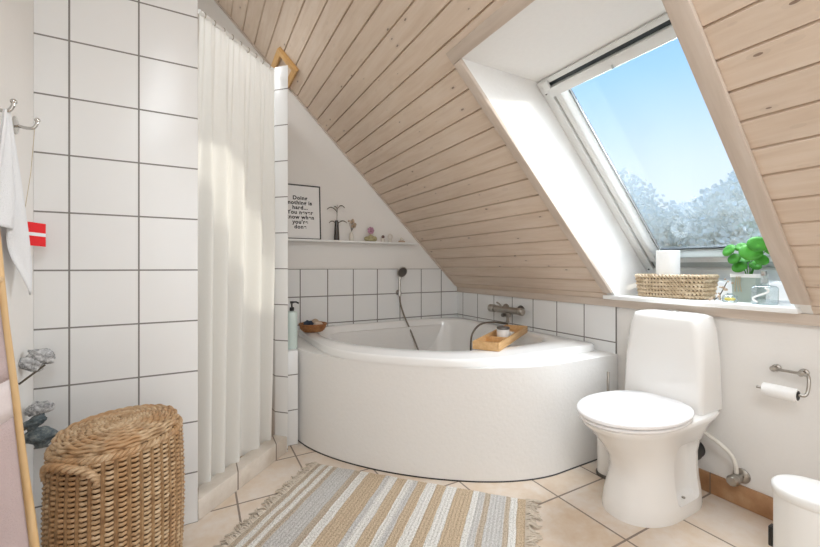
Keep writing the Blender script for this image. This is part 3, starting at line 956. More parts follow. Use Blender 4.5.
# ------------------------------------------------------------------ rug
A = Vector((.539, 1.964)); d1 = Vector((.693, -.721)).normalized()
rg = thing('striped_rug', 'woven rug striped in cream and tan lying before the bathtub', 'rug', (A.x, A.y, 0), math.atan2(d1.y, d1.x))
nx, ny, LR, WR = 130, 60, 1.02, .68
vs, fs = [], []
for i in range(nx + 1):
    for j in range(ny + 1):
        x = LR * i / nx; y = -WR * j / ny
        z = .009 + .0015 * math.sin(x * 190) * .5 + .0016 * noise.noise(Vector((x * 40, y * 40, 0)))
        y += .006 * noise.noise(Vector((x * 12, 3, 0))) if j in (0, ny) else 0
        if i in (0, nx) or j in (0, ny):
            z = .006
        vs.append((x, y, z))
rm_ = MB()
top = [(i * (ny + 1) + j, i * (ny + 1) + j + 1, (i + 1) * (ny + 1) + j + 1, (i + 1) * (ny + 1) + j) for i in range(nx) for j in range(ny)]
rm_.add(vs, top)
per = [(i, 0) for i in range(nx + 1)] + [(nx, j) for j in range(1, ny + 1)] + [(i, ny) for i in range(nx - 1, -1, -1)] + [(0, j) for j in range(ny - 1, 0, -1)]
pv = [vs[i * (ny + 1) + j] for i, j in per]
rm_.loft([[(x, y, .0008) for x, y, z in pv], pv], True, False, False)
rm_.build('rug_field', M['rug'], rg, world=False)
fm = MB()
rnd = random.Random(3)
for side_ in (0, 1):
    for k in range(110):
        y = -WR * (k + .5) / 110
        x0 = 0.002 if side_ == 0 else LR - .002
        dr = -1 if side_ == 0 else 1
        L = rnd.uniform(.035, .065)
        a = rnd.uniform(-.9, .9)
        pts = [(x0, y, .008), (x0 + dr * L * .35, y + a * L * .2, .011 + rnd.uniform(0, .006)), (x0 + dr * L * .7, y + a * L * .5 + rnd.uniform(-.01, .01), .007),
               (x0 + dr * L, y + a * L * .8 + rnd.uniform(-.012, .012), .003)]
        fm.tube(spline(pts, 3), [.0032] * 9 + [.0018], 5)
fo_ = fm.build('fringe', M['fringe'], rg, world=False)
fo_['kind'] = 'stuff'

# ------------------------------------------------------------------ shower curtain, rod, hooks
c0 = Vector((.003, 1.853)); c1 = Vector((.352, 2.202))
dv = (c1 - c0).normalized(); nv = Vector((-dv.y, dv.x))
Lc = (c1 - c0).length
rodz = 2.085
rod = thing('curtain_rod', 'thin white curtain rod across the shower opening', 'curtain rod', (.18, 2.03, rodz))
MB().tube([(c0.x, c0.y, rodz), (c1.x + dv.x * .012, c1.y + dv.y * .012, rodz)], .009, 12).build('rail', M['white_paint'], rod)
cu = thing('shower_curtain', 'long white shower curtain hanging from the rod', 'curtain', (.18, 2.06, .05))
cmh = MB()
nu, nvv = 220, 60
vs, fs = [], []
for j in range(nvv + 1):
    v = j / nvv
    for i in range(nu + 1):
        u = i / nu
        z = rodz - .012 - v * (rodz - .012 - .062)
        amp = .006 + .022 * min(1, v * 2.2)
        ph_ = 2 * PI * (u * 5.2 + .35 * math.sin(u * 5) + .06 * math.sin(v * 3 + u * 9))
        off = amp * (math.sin(ph_) + .35 * math.sin(2 * ph_ + 1.0 + v)) + .004 * math.sin(u * 2 * PI * 17) * max(0, 1 - v * 2.5)
        off += -.006 + .035 * v
        along = u * Lc + .010 * v * math.cos(ph_)
        along = max(.004, min(Lc - .002, along)) if True else along
        if u > .9:
            along -= .012 * v * (u - .9) * 10
        p = c0 + dv * along + nv * off
        vs.append((p.x, p.y, z))
fs = [(j * (nu + 1) + i, j * (nu + 1) + i + 1, (j + 1) * (nu + 1) + i + 1, (j + 1) * (nu + 1) + i) for j in range(nvv) for i in range(nu)]
cmh.add(vs, fs)
cmh.build('curtain_cloth', M['curtain'], cu, angle=80)
hd = MB()
vs = []
for k in range(9):
    u = (k + .5) / 9
    p = c0 + dv * (u * Lc)
    hk = MB().tube([(p.x + .0115 * math.cos(a) * nv.x, p.y + .0115 * math.cos(a) * nv.y, rodz - .002 + .0125 * math.sin(a)) for a in [2 * PI * q / 14 for q in range(14)]], .002, 6, closed=True)
    hk.build('curtain_ring', M['ring_hook'], cu)

# ------------------------------------------------------------------ shelf on the gable and what stands on it
SZ = 1.207
tag(MB().box(.447, 1.555, 2.725, YG - .001, SZ - .013, SZ).build('wall_shelf', M['white_paint'], bevel=.002), 'long narrow white shelf on the gable wall', 'shelf')
# poster leaning on the wall
po = thing('framed_poster', 'white text poster in a thin black frame leaning on the shelf', 'poster', (.64, 2.77, SZ), 0)
pw, phh = .285, .392
tilt = R(4.0)
po.rotation_euler = (-tilt, 0, 0)
po.location = (.642, 2.776, SZ + .001)
fw = .008
fb = MB()
fb.box(-pw / 2, pw / 2, 0, .012, 0, fw); fb.box(-pw / 2, pw / 2, 0, .012, phh - fw, phh)
fb.box(-pw / 2, -pw / 2 + fw, 0, .012, fw, phh - fw); fb.box(pw / 2 - fw, pw / 2, 0, .012, fw, phh - fw)
fb.build('frame', M['frame_black'], po, world=False)
MB().box(-pw / 2 + fw, pw / 2 - fw, .004, .010, fw, phh - fw).build('sheet', M['paper'], po, world=False)
lines = ['Doing', 'nothing is', 'hard...', 'You never', 'know when', "you're", 'done']
for i, tx in enumerate(lines):
    cu_ = bpy.data.curves.new('txt', 'FONT')
    cu_.body = tx; cu_.align_x = 'CENTER'; cu_.size = .038; cu_.extrude = .0003; cu_.offset = .0012
    cu_.space_character = 1.12
    to = bpy.data.objects.new('txt', cu_); COL.objects.link(to)
    bpy.context.view_layer.update()
    dg = bpy.context.evaluated_depsgraph_get()
    tm = bpy.data.meshes.new_from_object(to.evaluated_get(dg))
    bpy.data.objects.remove(to)
    tm.materials.clear(); tm.materials.append(M['ink'])
    to = bpy.data.objects.new('text_line', tm); COL.objects.link(to)
    to.parent = po
    to.location = (-.004, .0034, phh - .108 - i * .0345)
    to.rotation_euler = (R(90), 0, 0)

# vase with dry palm-like stem
va_ = MB().lathe([(.020, 0), (.021, .004), (.019, .05), (.016, .10), (.013, .14), (.0115, .146), (.010, .146), (.010, .02)], (.897, 2.765, SZ), 24, cap1=False)
tag(va_.build('bud_vase', M['glass_dark']), 'slim dark vase next to the text poster', 'vase')
ds = thing('dried_branch', 'thin dark dried branch standing in the slim vase', 'dried plant', (.897, 2.765, SZ + .02))
MB().tube([(.897, 2.765, SZ + .022), (.899, 2.765, SZ + .15), (.901, 2.765, SZ + .262)], .0022, 6).build('stem', M['stem'], ds)
for dx, h, up, dy in ((-.075, .23, .035, 0), (.062, .25, .035, .008), (-.058, .135, .03, .005), (.072, .14, .030, -.008), (-.02, .255, .02, .012)):
    p0 = Vector((.900, 2.765, SZ + h - .01 - .012))
    pts = bez(p0, p0 + Vector((dx * .3, dy, up)), p0 + Vector((dx * .7, dy, up * 1.25)), p0 + Vector((dx, dy, up * .45)), 10)
    MB().tube(pts, [.0022 + .0018 * math.sin(PI * k / 10) for k in range(11)], 6).build('frond', M['stem'], ds)
# figurine bottle with dried posy
bv = MB().lathe([(.014, 0), (.017, .004), (.018, .03), (.014, .05), (.008, .06), (.008, .068), (.006, .068), (.006, .01)], (1.012, 2.765, SZ), 20, cap1=False)
tag(bv.build('small_bottle', M['clear_pale']), 'small pale bottle holding a dried posy, on the gable shelf', 'bottle')
pz = thing('dried_posy', 'beige dried posy in the small pale bottle', 'dried flowers', (1.012, 2.765, SZ + .05))
stm = MB(); hdm = MB()
rnd = random.Random(5)
for k in range(9):
    q = Vector((1.012 + rnd.uniform(-.034, .026), 2.765 + rnd.uniform(-.015, .012), SZ + rnd.uniform(.095, .155)))
    stm.tube([(1.012, 2.765, SZ + .03), (1.012, 2.765, SZ + .072), q], .0012, 5)
    hdm.ball(q, rnd.uniform(.007, .013), 6, rnd.uniform(.7, 1.3))
stm.build('stem', M['stem'], pz); hdm.build('flower_head', M['leaf_dry'], pz)
# flower candle holder
fc = thing('flower_figurine', 'olive figurine with a mauve flower in the middle of the shelf', 'figurine', (1.168, 2.765, SZ))
bb = MB()
for x, y, r in ((-.030, .004, .022), (.030, .006, .024), (0, -.006, .027), (-.012, .012, .020), (.015, -.010, .020)):
    bb.ball((1.168 + x, 2.765 + y, SZ + r * .92), r, 10, .92)
bb.build('base', M['olive'], fc)
MB().tube([(1.168, 2.765, SZ + .04), (1.168, 2.765, SZ + .075)], .004, 8).build('stem', M['olive'], fc)
pt = MB()
for k in range(7):
    a = 2 * PI * k / 7
    pt.ball((1.168 + .018 * math.cos(a), 2.762, SZ + .085 + .018 * math.sin(a)), .011, 8, 1, 1, .5)
pt.ball((1.168, 2.757, SZ + .085), .010, 8)
pt.build('flower', M['pink_flower'], fc)
# little brown-topped bottle
lb = thing('stoppered_jar', 'tiny pale jar with a round dark stopper on the shelf', 'jar', (1.272, 2.765, SZ))
MB().lathe([(.013, 0), (.015, .004), (.014, .022), (.008, .030)], (1.272, 2.765, SZ), 18).build('jar_body', M['clear_pale'], lb)
MB().ball((1.272, 2.765, SZ + .041), .013, 10, .95).build('stopper', M['brown_glaze'], lb)
# ring figurine
rf = thing('loop_figurine', 'small pale figurine with an open loop, second from the shelf end', 'figurine', (1.334, 2.765, SZ))
MB().lathe([(.016, 0), (.017, .004), (.011, .018), (.007, .024)], (1.334, 2.765, SZ), 18).build('foot', M['clear_pale'], rf)
MB().tube([(1.334 + .018 * math.cos(a), 2.765, SZ + .043 + .020 * math.sin(a)) for a in [2 * PI * q / 20 for q in range(20)]], .005, 8, closed=True).build('loop', M['clear_pale'], rf)
# low bird figurine at the end
bf = thing('low_figurine', 'low beige figurine at the sloping end of the shelf', 'figurine', (1.437, 2.765, SZ))
MB().ball((1.437, 2.765, SZ + .009), .009, 10, 1, 3.6, 1.6).build('base', M['leaf_dry'], bf)
MB().ball((1.434, 2.765, SZ + .026), .011, 10, 1.4, 1.0, 1).build('body', M['clear_pale'], bf)
MB().ball((1.452, 2.765, SZ + .022), .007, 8).build('head', M['clear_pale'], bf)

# ------------------------------------------------------------------ soap bottle, soap bowl
so = thing('soap_dispenser', 'mint green soap bottle with black pump beside the tiled post', 'soap dispenser', (.482, 2.325, TZ))
sx_, sy_ = .483, 2.325
MB().lathe([(.030, .0005), (.032, .004), (.032, .205), (.028, .216), (.014, .220)], (sx_, sy_, TZ), 28).build('bottle', M['soap_green'], so)
MB().lathe([(.013, .220), (.013, .240), (.005, .242), (.005, .262), (.010, .264), (.010, .276), (.0001, .277)], (sx_, sy_, TZ), 16).build('pump', M['black'], so); pump_o = so.children[-1]
MB().tube([(sx_, sy_, TZ + .270), (sx_ + .022, sy_ - .012, TZ + .272), (sx_ + .036, sy_ - .020, TZ + .264)], .005, 8).build('spout', M['black'], pump_o)
RZ = TZ + .0465
bo = MB()
bxx, byy = .675, 2.585
bo.lathe([(.045, .0005), (.060, .004), (.076, .030), (.082, .050), (.084, .052), (.080, .052), (.072, .032), (.056, .010), (.0001, .008)], (bxx, byy, RZ), 40, cap0=True)
for k in range(6):
    z = .004 + k * .009
    r = .058 + .027 * (k / 5) ** .6
    bo.tube([(bxx + (r + .003 + .0022 * math.sin(a * 18 + k * PI)) * math.cos(a), byy + (r + .003 + .0022 * math.sin(a * 18 + k * PI)) * math.sin(a), RZ + z + .002) for a in [2 * PI * q / 108 for q in range(108)]], .0045, 6, closed=True)
tag(bo.build('soap_bowl', M['bowl_wicker']), 'round brown wicker bowl on the left rim of the bathtub', 'bowl')
def lump(name, mat, c, r, s3, label, cat, seed=0, group=None, amp=.25):
    m = MB(); n = 14
    m.ball((0, 0, 0), 1, n)
    rot = Matrix.Rotation(seed * 1.3, 3, 'Z')
    for v in m.v:
        k = 1 + amp * noise.noise(v * 1.7 + Vector((seed, 0, 0)))
        q = rot @ Vector((v.x * s3[0], v.y * s3[1], v.z * s3[2])) * (k * r)
        v.xyz = q + Vector(c)
    return tag(m.build(name, mat, angle=70), label, cat, group)
lump('washcloth', M['navy'], (bxx - .033, byy - .010, RZ + .048), .034, (1, .9, .75), 'crumpled dark blue cloth in the wicker bowl', 'cloth', 1, amp=.5)
lump('soap_bar', M['soap_bar'], (bxx + .028, byy - .026, RZ + .048), .034, (1, .7, .5), 'beige bar of soap in the wicker bowl', 'soap', 2, amp=.15)
lump('sponge', M['leaf_dry'], (bxx + .022, byy + .032, RZ + .050), .032, (1, .8, .8), 'tan sponge at the back of the wicker bowl', 'sponge', 4)

# ------------------------------------------------------------------ hand shower on the gable
hsx = 1.425
hh = thing('hand_shower', 'chrome hand shower on the tiled gable wall above the bath', 'hand shower', (hsx, 2.77, .80))
hn = Vector((.05, -.85, -.35)).normalized()
hc = Vector((hsx + .008, 2.752, .972))
q = hn.to_track_quat('Z', 'Y').to_matrix()
def orient(mb, c, mat3):
    for v in mb.v:
        v.xyz = mat3 @ v + Vector(c)
    return mb
orient(MB().lathe([(.012, -.026), (.030, -.020), (.043, -.006), (.045, .004), (.043, .006)], (0, 0, 0), 28), hc, q).build('head', M['steel'], hh); head_o = hh.children[-1]
orient(MB().lathe([(.039, .0062), (.037, .009), (.0001, .010)], (0, 0, 0), 28), hc, q).build('spray_face', M['dark_steel'], head_o)
MB().tube(spline([(hsx + .006, 2.776, .950), (hsx - .002, 2.776, .90), (hsx - .003, 2.774, .82), (hsx - .002, 2.772, .775)], 6), [.012] * 6 + [.010] * 12 + [.009], 12).build('handle', M['chrome'], hh)
hl = thing('shower_holder', 'small chrome bracket holding the hand shower on the tiles', 'bracket', (hsx, 2.79, .80))
MB().lathe([(.022, 2.8035), (.022, 2.799), (.012, 2.797), (.012, 2.787)], (hsx - .003, 0, .805), 20, 'Y').build('wall_plate', M['chrome'], hl)
MB().lathe([(.0155, -.016), (.0155, .016)], (hsx - .003, 2.774, .800), 20).build('clamp', M['chrome'], hl)
ho = MB().tube(spline([(hsx - .002, 2.772, .775), (hsx + .004, 2.768, .71), (hsx + .025, 2.745, .62), (hsx + .055, 2.69, .50), (hsx + .085, 2.62, .36), (hsx + .10, 2.52, .24), (hsx + .12, 2.42, .16), (1.60, 2.25, .145), (1.64, 2.17, .16),
                             (1.655, 2.15, .32), (1.655, 2.15, .48), (1.675, 2.15, .56), (1.735, 2.14, .612), (1.82, 2.12, .622), (1.90, 2.10, .612), (1.94, 2.10, .604), (1.945, 2.10, .609)], 8), .0065, 10)
tag(ho.build('shower_hose', M['hose_metal']), 'dark metal shower hose looping through the bathtub to the mixer', 'hose')

# ------------------------------------------------------------------ bath mixer on the knee wall
mx = thing('bath_mixer', 'chrome wall-mounted bath mixer above the bamboo tray', 'mixer tap', (1.95, 2.10, .69))
for y in (2.035, 2.185):
    MB().lathe([(.036, 2.0115), (.036, 2.006), (.028, 1.996), (.017, 1.994), (.017, 1.96)], (0, y, .703), 24, 'X').build('rosette', M['dark_steel'] if y < 2.1 else M['steel'], mx)
MB().lathe([(.012, 1.985), (.022, 1.99), (.024, 2.0), (.024, 2.22), (.022, 2.23), (.012, 2.235)], (1.945, 0, .703), 24, 'Y').build('mixer_body', M['steel'], mx)
MB().lathe([(.020, 2.235), (.029, 2.24), (.029, 2.285), (.024, 2.292), (.0001, 2.294)], (1.945, 0, .703), 20, 'Y').build('temperature_knob', M['steel'], mx)
MB().lathe([(.020, 1.985), (.026, 1.98), (.026, 1.955), (.020, 1.948), (.0001, 1.947)], (1.945, 0, .703), 20, 'Y').build('flow_knob', M['steel'], mx)
MB().lathe([(.020, .655), (.024, .660), (.024, .682), (.016, .686)], (1.945, 2.10, 0), 18).build('diverter_body', M['steel'], mx)
MB().lathe([(.013, .610), (.013, .625), (.010, .628), (.010, .656)], (1.945, 2.10, 0), 18).build('hose_outlet', M['steel'], mx)
MB().tube([(1.925, 2.10, .670), (1.905, 2.10, .670), (1.893, 2.10, .670)], [.010, .014, .013], 12).build('diverter_knob', M['dark_steel'], mx)
MB().tube([(1.935, 2.15, .715), (1.915, 2.155, .745), (1.895, 2.16, .757)], [.008, .006, .006], 10).build('lever', M['steel'], mx)

# ------------------------------------------------------------------ bamboo tray across the bath
t0 = Vector((1.300, 1.565)); t1 = Vector((1.862, 1.925))
td = (t1 - t0); TL = td.length
tray = thing('bath_tray', 'bamboo tray lying across the corner of the bathtub', 'tray', (t0.x, t0.y, RZ + .001), math.atan2(td.y, td.x))
hw = .072; th = .012; thh = .042
tm_ = MB().box(0, TL, -hw, -hw + th, 0, thh); tm_.build('long_side', M['bamboo'], tray, world=False, bevel=.002)
MB().box(0, TL, hw - th, hw, 0, thh).build('long_side', M['bamboo'], tray, world=False, bevel=.002)
for a in (0, TL - th):
    MB().box(a, a + th, -hw + th, hw - th, 0, thh).build('end_board', M['bamboo'], tray, world=False, bevel=.002)
MB().box(.20, .21, -hw + th, hw - th, .008, thh - .004).build('divider', M['bamboo'], tray, world=False, bevel=.001)
sl_ = MB()
for k in range(5):
    y = -hw + th + .001 + k * .0242
    sl_.box(th, TL - th, y, y + .021, .002, .008)
sl_.build('slatted_floor', M['bamboo'], tray, world=False)
tdn = td.normalized(); tn = Vector((-tdn.y, tdn.x))
def on_tray(a, b):
    p = t0 + tdn * a + tn * b
    return p.x, p.y, RZ + .0092
cx_, cy_, cz_ = on_tray(.335, .0)
cp = thing('candle_jar', 'white jar with a dark band standing in the bamboo tray', 'jar', (cx_, cy_, cz_))
MB().lathe([(.033, 0), (.037, .004), (.037, .050), (.034, .054)], (cx_, cy_, cz_), 28).build('jar_body', M['ceramic'], cp)
MB().lathe([(.038, .056), (.038, .064), (.035, .068), (.0001, .069)], (cx_, cy_, cz_), 28).build('lid', M['dark_steel'], cp)
cx_, cy_, cz_ = on_tray(.45, -.015)
so2 = MB().box(-.03, .03, -.02, .02, 0, .02)
orient(so2, (cx_, cy_, cz_), Matrix.Rotation(.7, 3, 'Z'))
tag(so2.build('soap_block', M['paper'], bevel=.005), 'white block of soap behind the jar in the bamboo tray', 'soap')

# ------------------------------------------------------------------ window sill things
SLZ = .857
# seagrass basket
sb = thing('seagrass_basket', 'low pale braided basket on the window sill', 'basket', (2.13, 1.085, SLZ))
bcx, bcy = 2.128, 1.085
def rrect(hx, hy, r, n=160):
    per_ = []
    pts = []
    for cx, cy, a0 in ((hx - r, hy - r, 0), (-hx + r, hy - r, 90), (-hx + r, -hy + r, 180), (hx - r, -hy + r, 270)):
        for k in range(12):
            a = R(a0 + 90 * k / 11)
            pts.append(Vector((cx + r * math.cos(a), cy + r * math.sin(a), 0)))
    L = [0]
    for i in range(len(pts)):
        L.append(L[-1] + (pts[(i + 1) % len(pts)] - pts[i]).length)
    out_ = []
    j = 0
    for k in range(n):
        d = L[-1] * k / n
        while L[j + 1] < d:
            j += 1
        t = (d - L[j]) / max(1e-9, L[j + 1] - L[j])
        p = pts[j].lerp(pts[(j + 1) % len(pts)], t)
        out_.append(p)
    return out_
for k in range(6):
    z = .011 + k * .0195
    g_ = 1 + .016 * k
    base = rrect(.084 * g_, .150 * g_, .055, 224)
    rm2 = MB()
    for s_ in (0, 1):
        pts = []
        for i, p in enumerate(base):
            nrm = p.normalized()
            ph1 = i * 2 * PI * 28 / 224 + s_ * PI + k * PI
            pts.append(Vector((bcx, bcy, SLZ + z)) + p + nrm * (.0070 * math.sin(ph1)) + Vector((0, 0, .0060 * math.cos(ph1))))
        rm2.tube(pts, .0052, 6, closed=True)
    rm2.build('braid_row', M['seagrass'], sb)
MB().loft([[(bcx + p.x * .97, bcy + p.y * .98, SLZ + z) for p in rrect(.083, .148, .053, 96)] for z in (.002, .009, .108)], True, True, False).build('inner_shade', M['gap_shade'], sb)  # dark shell stands in for the shaded inside seen between braids
# paper roll standing in the basket
pr = thing('toilet_roll', 'full white toilet roll standing in the braided basket', 'toilet paper', (2.105, 1.105, SLZ + .004))
MB().lathe([(.02, .012), (.050, .012), (.052, .014), (.052, .236), (.050, .238), (.02, .238)], (2.105, 1.105, SLZ), 36, cap0=False, cap1=False).build('paper', M['tissue'], pr)
MB().lathe([(.0185, .012), (.0195, .012), (.0195, .238), (.0185, .238)], (2.105, 1.105, SLZ), 24, cap0=False, cap1=False).build('core', M['twine'], pr)
# pot and plant
px_, py_ = 2.165, .795
pp = thing('plant_pot', 'square grey green pot holding a round-leaved plant on the sill', 'pot', (px_, py_, SLZ))
pt_ = MB()
def sq(h, z, r=.008):
    return [(px_ + a, py_ + b, SLZ + z) for a, b in [(x, y) for x, y in ((h, -h + r), (h, h - r), (h - r, h), (-h + r, h), (-h, h - r), (-h, -h + r), (-h + r, -h), (h - r, -h))]]
pt_.loft([sq(.045, .0), sq(.050, .112), sq(.046, .112), sq(.044, .095)], True, True, True)
pt_.build('pot_body', M['pot_green'], pp, angle=30)
MB().loft([sq(.052, .108), sq(.053, .110), sq(.053, .122), sq(.052, .124), sq(.046, .124), sq(.046, .108)], True, False, False).build('rim', M['white_paint'], pp, angle=30)
MB().loft([sq(.0455, .100), sq(.0455, .103)]).build('soil', M['soil'], pp)
tws = MB()
for dy in (-.006, .0, .007):
    tws.tube(spline([(px_ - .0535, py_ + .018 + dy, SLZ + .112), (px_ - .056, py_ + .020 + dy * 1.3, SLZ + .08), (px_ - .054, py_ + .018 + dy * 1.8, SLZ + .045)], 5), .0018, 5)
tws.build('twine', M['twine'], pp)
pl = thing('pilea_plant', 'green plant with round leaves growing in the square pot', 'plant', (px_, py_, SLZ + .10))
# leaf targets: (px, py) on the photograph turned into offsets about the pot
leaves = [(-.055, .055, .128, .030), (-.045, .012, .142, .024), (-.060, -.028, .118, .041), (-.062, .032, .090, .026), (-.055, .015, .055, .030),
          (-.070, -.055, .150, .036), (-.035, -.090, .135, .034), (-.01, .02, .085, .026), (-.045, -.06, .085, .028), (-.02, -.03, .06, .024)]
rnd = random.Random(11)
for (dx, dy, dz, r) in leaves:
    if r == 0:
        continue
    tip = Vector((px_ + dx, py_ + dy, SLZ + .103 + dz))
    basep = Vector((px_ + dx * .12, py_ + dy * .12, SLZ + .102))
    stalk = MB().tube(bez(basep, basep + Vector((0, 0, dz * .35)), tip - Vector((dx * .3, dy * .3, .0)), tip, 8), .0016, 5).build('leaf_stalk', M['leaf'], pl)
    nrm = (Vector((dx * 1.2 - .035, dy * 1.2 - .02, .055)) + Vector((rnd.uniform(-.02, .02), rnd.uniform(-.02, .02), 0))).normalized()
    mm = nrm.to_track_quat('Z', 'Y').to_matrix()
    lf = MB()
    rr = [(.0001, .001), (r * .35, .0035), (r * .7, .004), (r * .93, .001), (r, -.003), (r * .93, -.0005), (r * .7, .0025), (r * .35, .002), (.0001, -.0005)]
    lf.lathe(rr, (0, 0, 0), 24)
    orient(lf, tip, mm).build('leaf', M['leaf'], stalk, angle=60)
# glass bottles
def swirl_bottle(c, name, w, h, label, group=None):
    o = thing(name, label, 'bottle', c)
    m = MB()
    n = 20
    def rr_(hw_, z, r):
        pts = []
        for cx, cy, a0 in ((hw_ - r, hw_ - r, 0), (-hw_ + r, hw_ - r, 90), (-hw_ + r, -hw_ + r, 180), (hw_ - r, -hw_ + r, 270)):
            for k in range(6):
                a = R(a0 + 90 * k / 5)
                pts.append((c[0] + (cx + r * math.cos(a)), c[1] + cy + r * math.sin(a), c[2] + z))
        return pts
    m.loft([rr_(w * .9, .0005, w * .3), rr_(w, .006, w * .3), rr_(w, h * .86, w * .3), rr_(w * .85, h * .95, w * .3), rr_(w * .35, h, w * .3), rr_(w * .32, h * 1.1, w * .3)])
    m.build('bottle_body', M['clear_glass'], o, angle=40)
    return o
gb = swirl_bottle((2.062, .705, SLZ), 'glass_bottle', .036, .080, 'square clear glass bottle with a white swirl at the right end of the sill')
sw = MB()
for ph0 in (.4,):
    pts = []
    for k in range(26):
        t = k / 25
        a = ph0 + 1.7 * PI * t
        pts.append((2.062 - .0375, .705 + .025 * math.sin(a), SLZ + .010 + .060 * t))
    sw.tube(pts, .0042, 8)
sw.build('swirl', M['ceramic'], gb)
MB().lathe([(.012, .088), (.012, .105), (.008, .108), (.008, .126), (.0001, .127)], (2.062, .705, SLZ), 16).build('pump', M['alu_grey'], gb)
MB().box(2.042, 2.067, .698, .712, SLZ + .118, SLZ + .138).build('pump_head', M['chrome'], gb, bevel=.003)
g2 = MB().lathe([(.024, .0005), (.027, .004), (.027, .026), (.024, .030), (.012, .034), (.011, .040), (.009, .040), (.009, .02)], (2.045, .818, SLZ), 24, cap1=False)
tag(g2.build('glass_votive', M['clear_glass']), 'low clear glass jar with yellow blossom before the pot', 'jar')
yf = MB()
rnd = random.Random(2)
for k in range(6):
    a = 2 * PI * k / 6
    yf.ball((2.045 + .011 * math.cos(a), .818 + .011 * math.sin(a), SLZ + .014), .0085, 7, .8)
tag(yf.build('yellow_blossom', M['yellow']), 'yellow blossom inside the low clear glass jar', 'flower')
dbl = thing('blossom_twig', 'little twig with tiny pale blossoms leaning on the pot', 'twig', (2.07, .875, SLZ))
tw = MB(); fl = MB()
rnd = random.Random(9)
tw.tube(spline([(2.06, .885, SLZ + .003), (2.07, .865, SLZ + .03), (2.085, .855, SLZ + .065), (2.10, .852, SLZ + .085)], 5), .002, 6)
for k in range(16):
    t = rnd.random()
    p = Vector((2.06 + .04 * t, .885 - .04 * t, SLZ + .005 + .085 * t)) + Vector((rnd.uniform(-.015, .01), rnd.uniform(-.02, .02), rnd.uniform(-.002, .01)))
    fl.ball(p, rnd.uniform(.004, .007), 6)
tw.build('stem', M['stem'], dbl); fl.build('blossom', M['leaf_dry'], dbl)

# ------------------------------------------------------------------ laundry basket
lbx, lby, lba = -.199, 1.403, R(54)
lb_ = thing('laundry_basket', 'tall oval wicker laundry basket with lid before the tiled wall', 'laundry basket', (lbx, lby, 0), lba)
def oval(k, a=.168, b=.145):
    t = 2 * PI * k
    return a * math.cos(t), b * math.sin(t)
BH = .515
def bscale(z):
    t = z / BH
    return .86 + .16 * math.sin(PI * (.12 + .58 * t)) - .02 * t
NSEG = 144
NSTK = 36
wv_ = MB()
rows = 40
for j in range(rows):
    z = .006 + (BH - .012) * j / (rows - 1)
    s_ = bscale(z)
    pts = []
    for i in range(NSEG):
        x, y = oval(i / NSEG)
        l = math.hypot(x, y)
        d = .0042 * math.cos(2 * PI * (i / NSEG) * NSTK) + .0012 * (j % 2)
        pts.append((x * s_ * (1 + d / l), y * s_ * (1 + d / l), z))
    wv_.tube(pts, .0047, 5, closed=True)
wv_.build('weave', M['wicker'], lb_, world=False, angle=80)
sk_ = MB()
for q_ in range(NSTK):
    k = (q_ + .5) / NSTK
    x, y = oval(k)
    sk_.tube([(x * bscale(z), y * bscale(z), z) for z in [BH * t / 14 for t in range(15)]], .0062, 6)
so_ = sk_.build('stakes', M['wicker_stake'], lb_, world=False)
inr = MB()
inr.loft([[(oval(i / 72)[0] * (bscale(z) - .045), oval(i / 72)[1] * (bscale(z) - .045), z) for i in range(72)] for z in [.002] + [BH * t / 12 for t in range(1, 13)]])
inr.build('inner_shade', M['gap_shade'], lb_, world=False)  # added dark shell, paints the shade behind the weave
# braided rim
rimm = MB()
for s2 in range(3):
    pts = []
    for i in range(240):
        x, y = oval(i / 240)
        l = math.hypot(x, y)
        a = 2 * PI * i / 240 * 24 + s2 * 2 * PI / 3
        sc_ = bscale(BH) * .965 * (1 + (.004 + .006 * math.cos(a)) / l)
        pts.append((x * sc_, y * sc_, BH + .006 + .006 * math.sin(a)))
    rimm.tube(pts, .0055, 5, closed=True)
rimm.build('braided_rim', M['wicker'], lb_, world=False, angle=80)
# lid: coiled top and side
lm = MB()
ls = bscale(BH) * .94
for j in range(2):
    pts = []
    for i in range(NSEG):
        x, y = oval(i / NSEG)
        l = math.hypot(x, y)
        d = .004 * math.cos(2 * PI * (i / NSEG) * NSTK / 2 + j * PI)
        pts.append((x * ls * (1 + d / l), y * ls * (1 + d / l), BH + .018 + j * .0095))
    lm.tube(pts, .0056, 5, closed=True)
turns = 17
for j in range(turns):
    f_ = 1 - j / turns
    pts = []
    nn = max(24, int(NSEG * (f_ * .8 + .2)))
    for i in range(nn):
        x, y = oval(i / nn)
        l = max(.02, math.hypot(x, y))
        zz = BH + .036 + .016 * (1 - f_ ** 2) + .0028 * math.cos(2 * PI * (i / nn) * NSTK / 2 + j * PI)
        pts.append((x * ls * f_ * .985, y * ls * f_ * .985, zz))
    lm.tube(pts, .0052, 5, closed=True)
lid_w = lm.build('lid', M['wicker'], lb_, world=False, angle=80)
lsp = MB()
for q_ in range(NSTK):
    k = (q_ + .5) / NSTK
    x, y = oval(k)
    lsp.tube([(x * ls * f_, y * ls * f_, BH + .035 + .016 * (1 - f_ ** 2)) for f_ in (.06, .25, .5, .75, .97)] + [(x * ls, y * ls, BH + .012)], .0042, 5)
lsp.build('spokes', M['wicker_stake'], lid_w, world=False)
und = MB().loft([[(oval(i / 72)[0] * ls * f_, oval(i / 72)[1] * ls * f_, BH + h) for i in range(72)] for f_, h in ((.96, .012), (.96, .030), (.6, .038), (.05, .043))])
und.build('lid_shade', M['gap_shade'], lid_w, world=False)  # dark filler painted as the shade between the lid coils
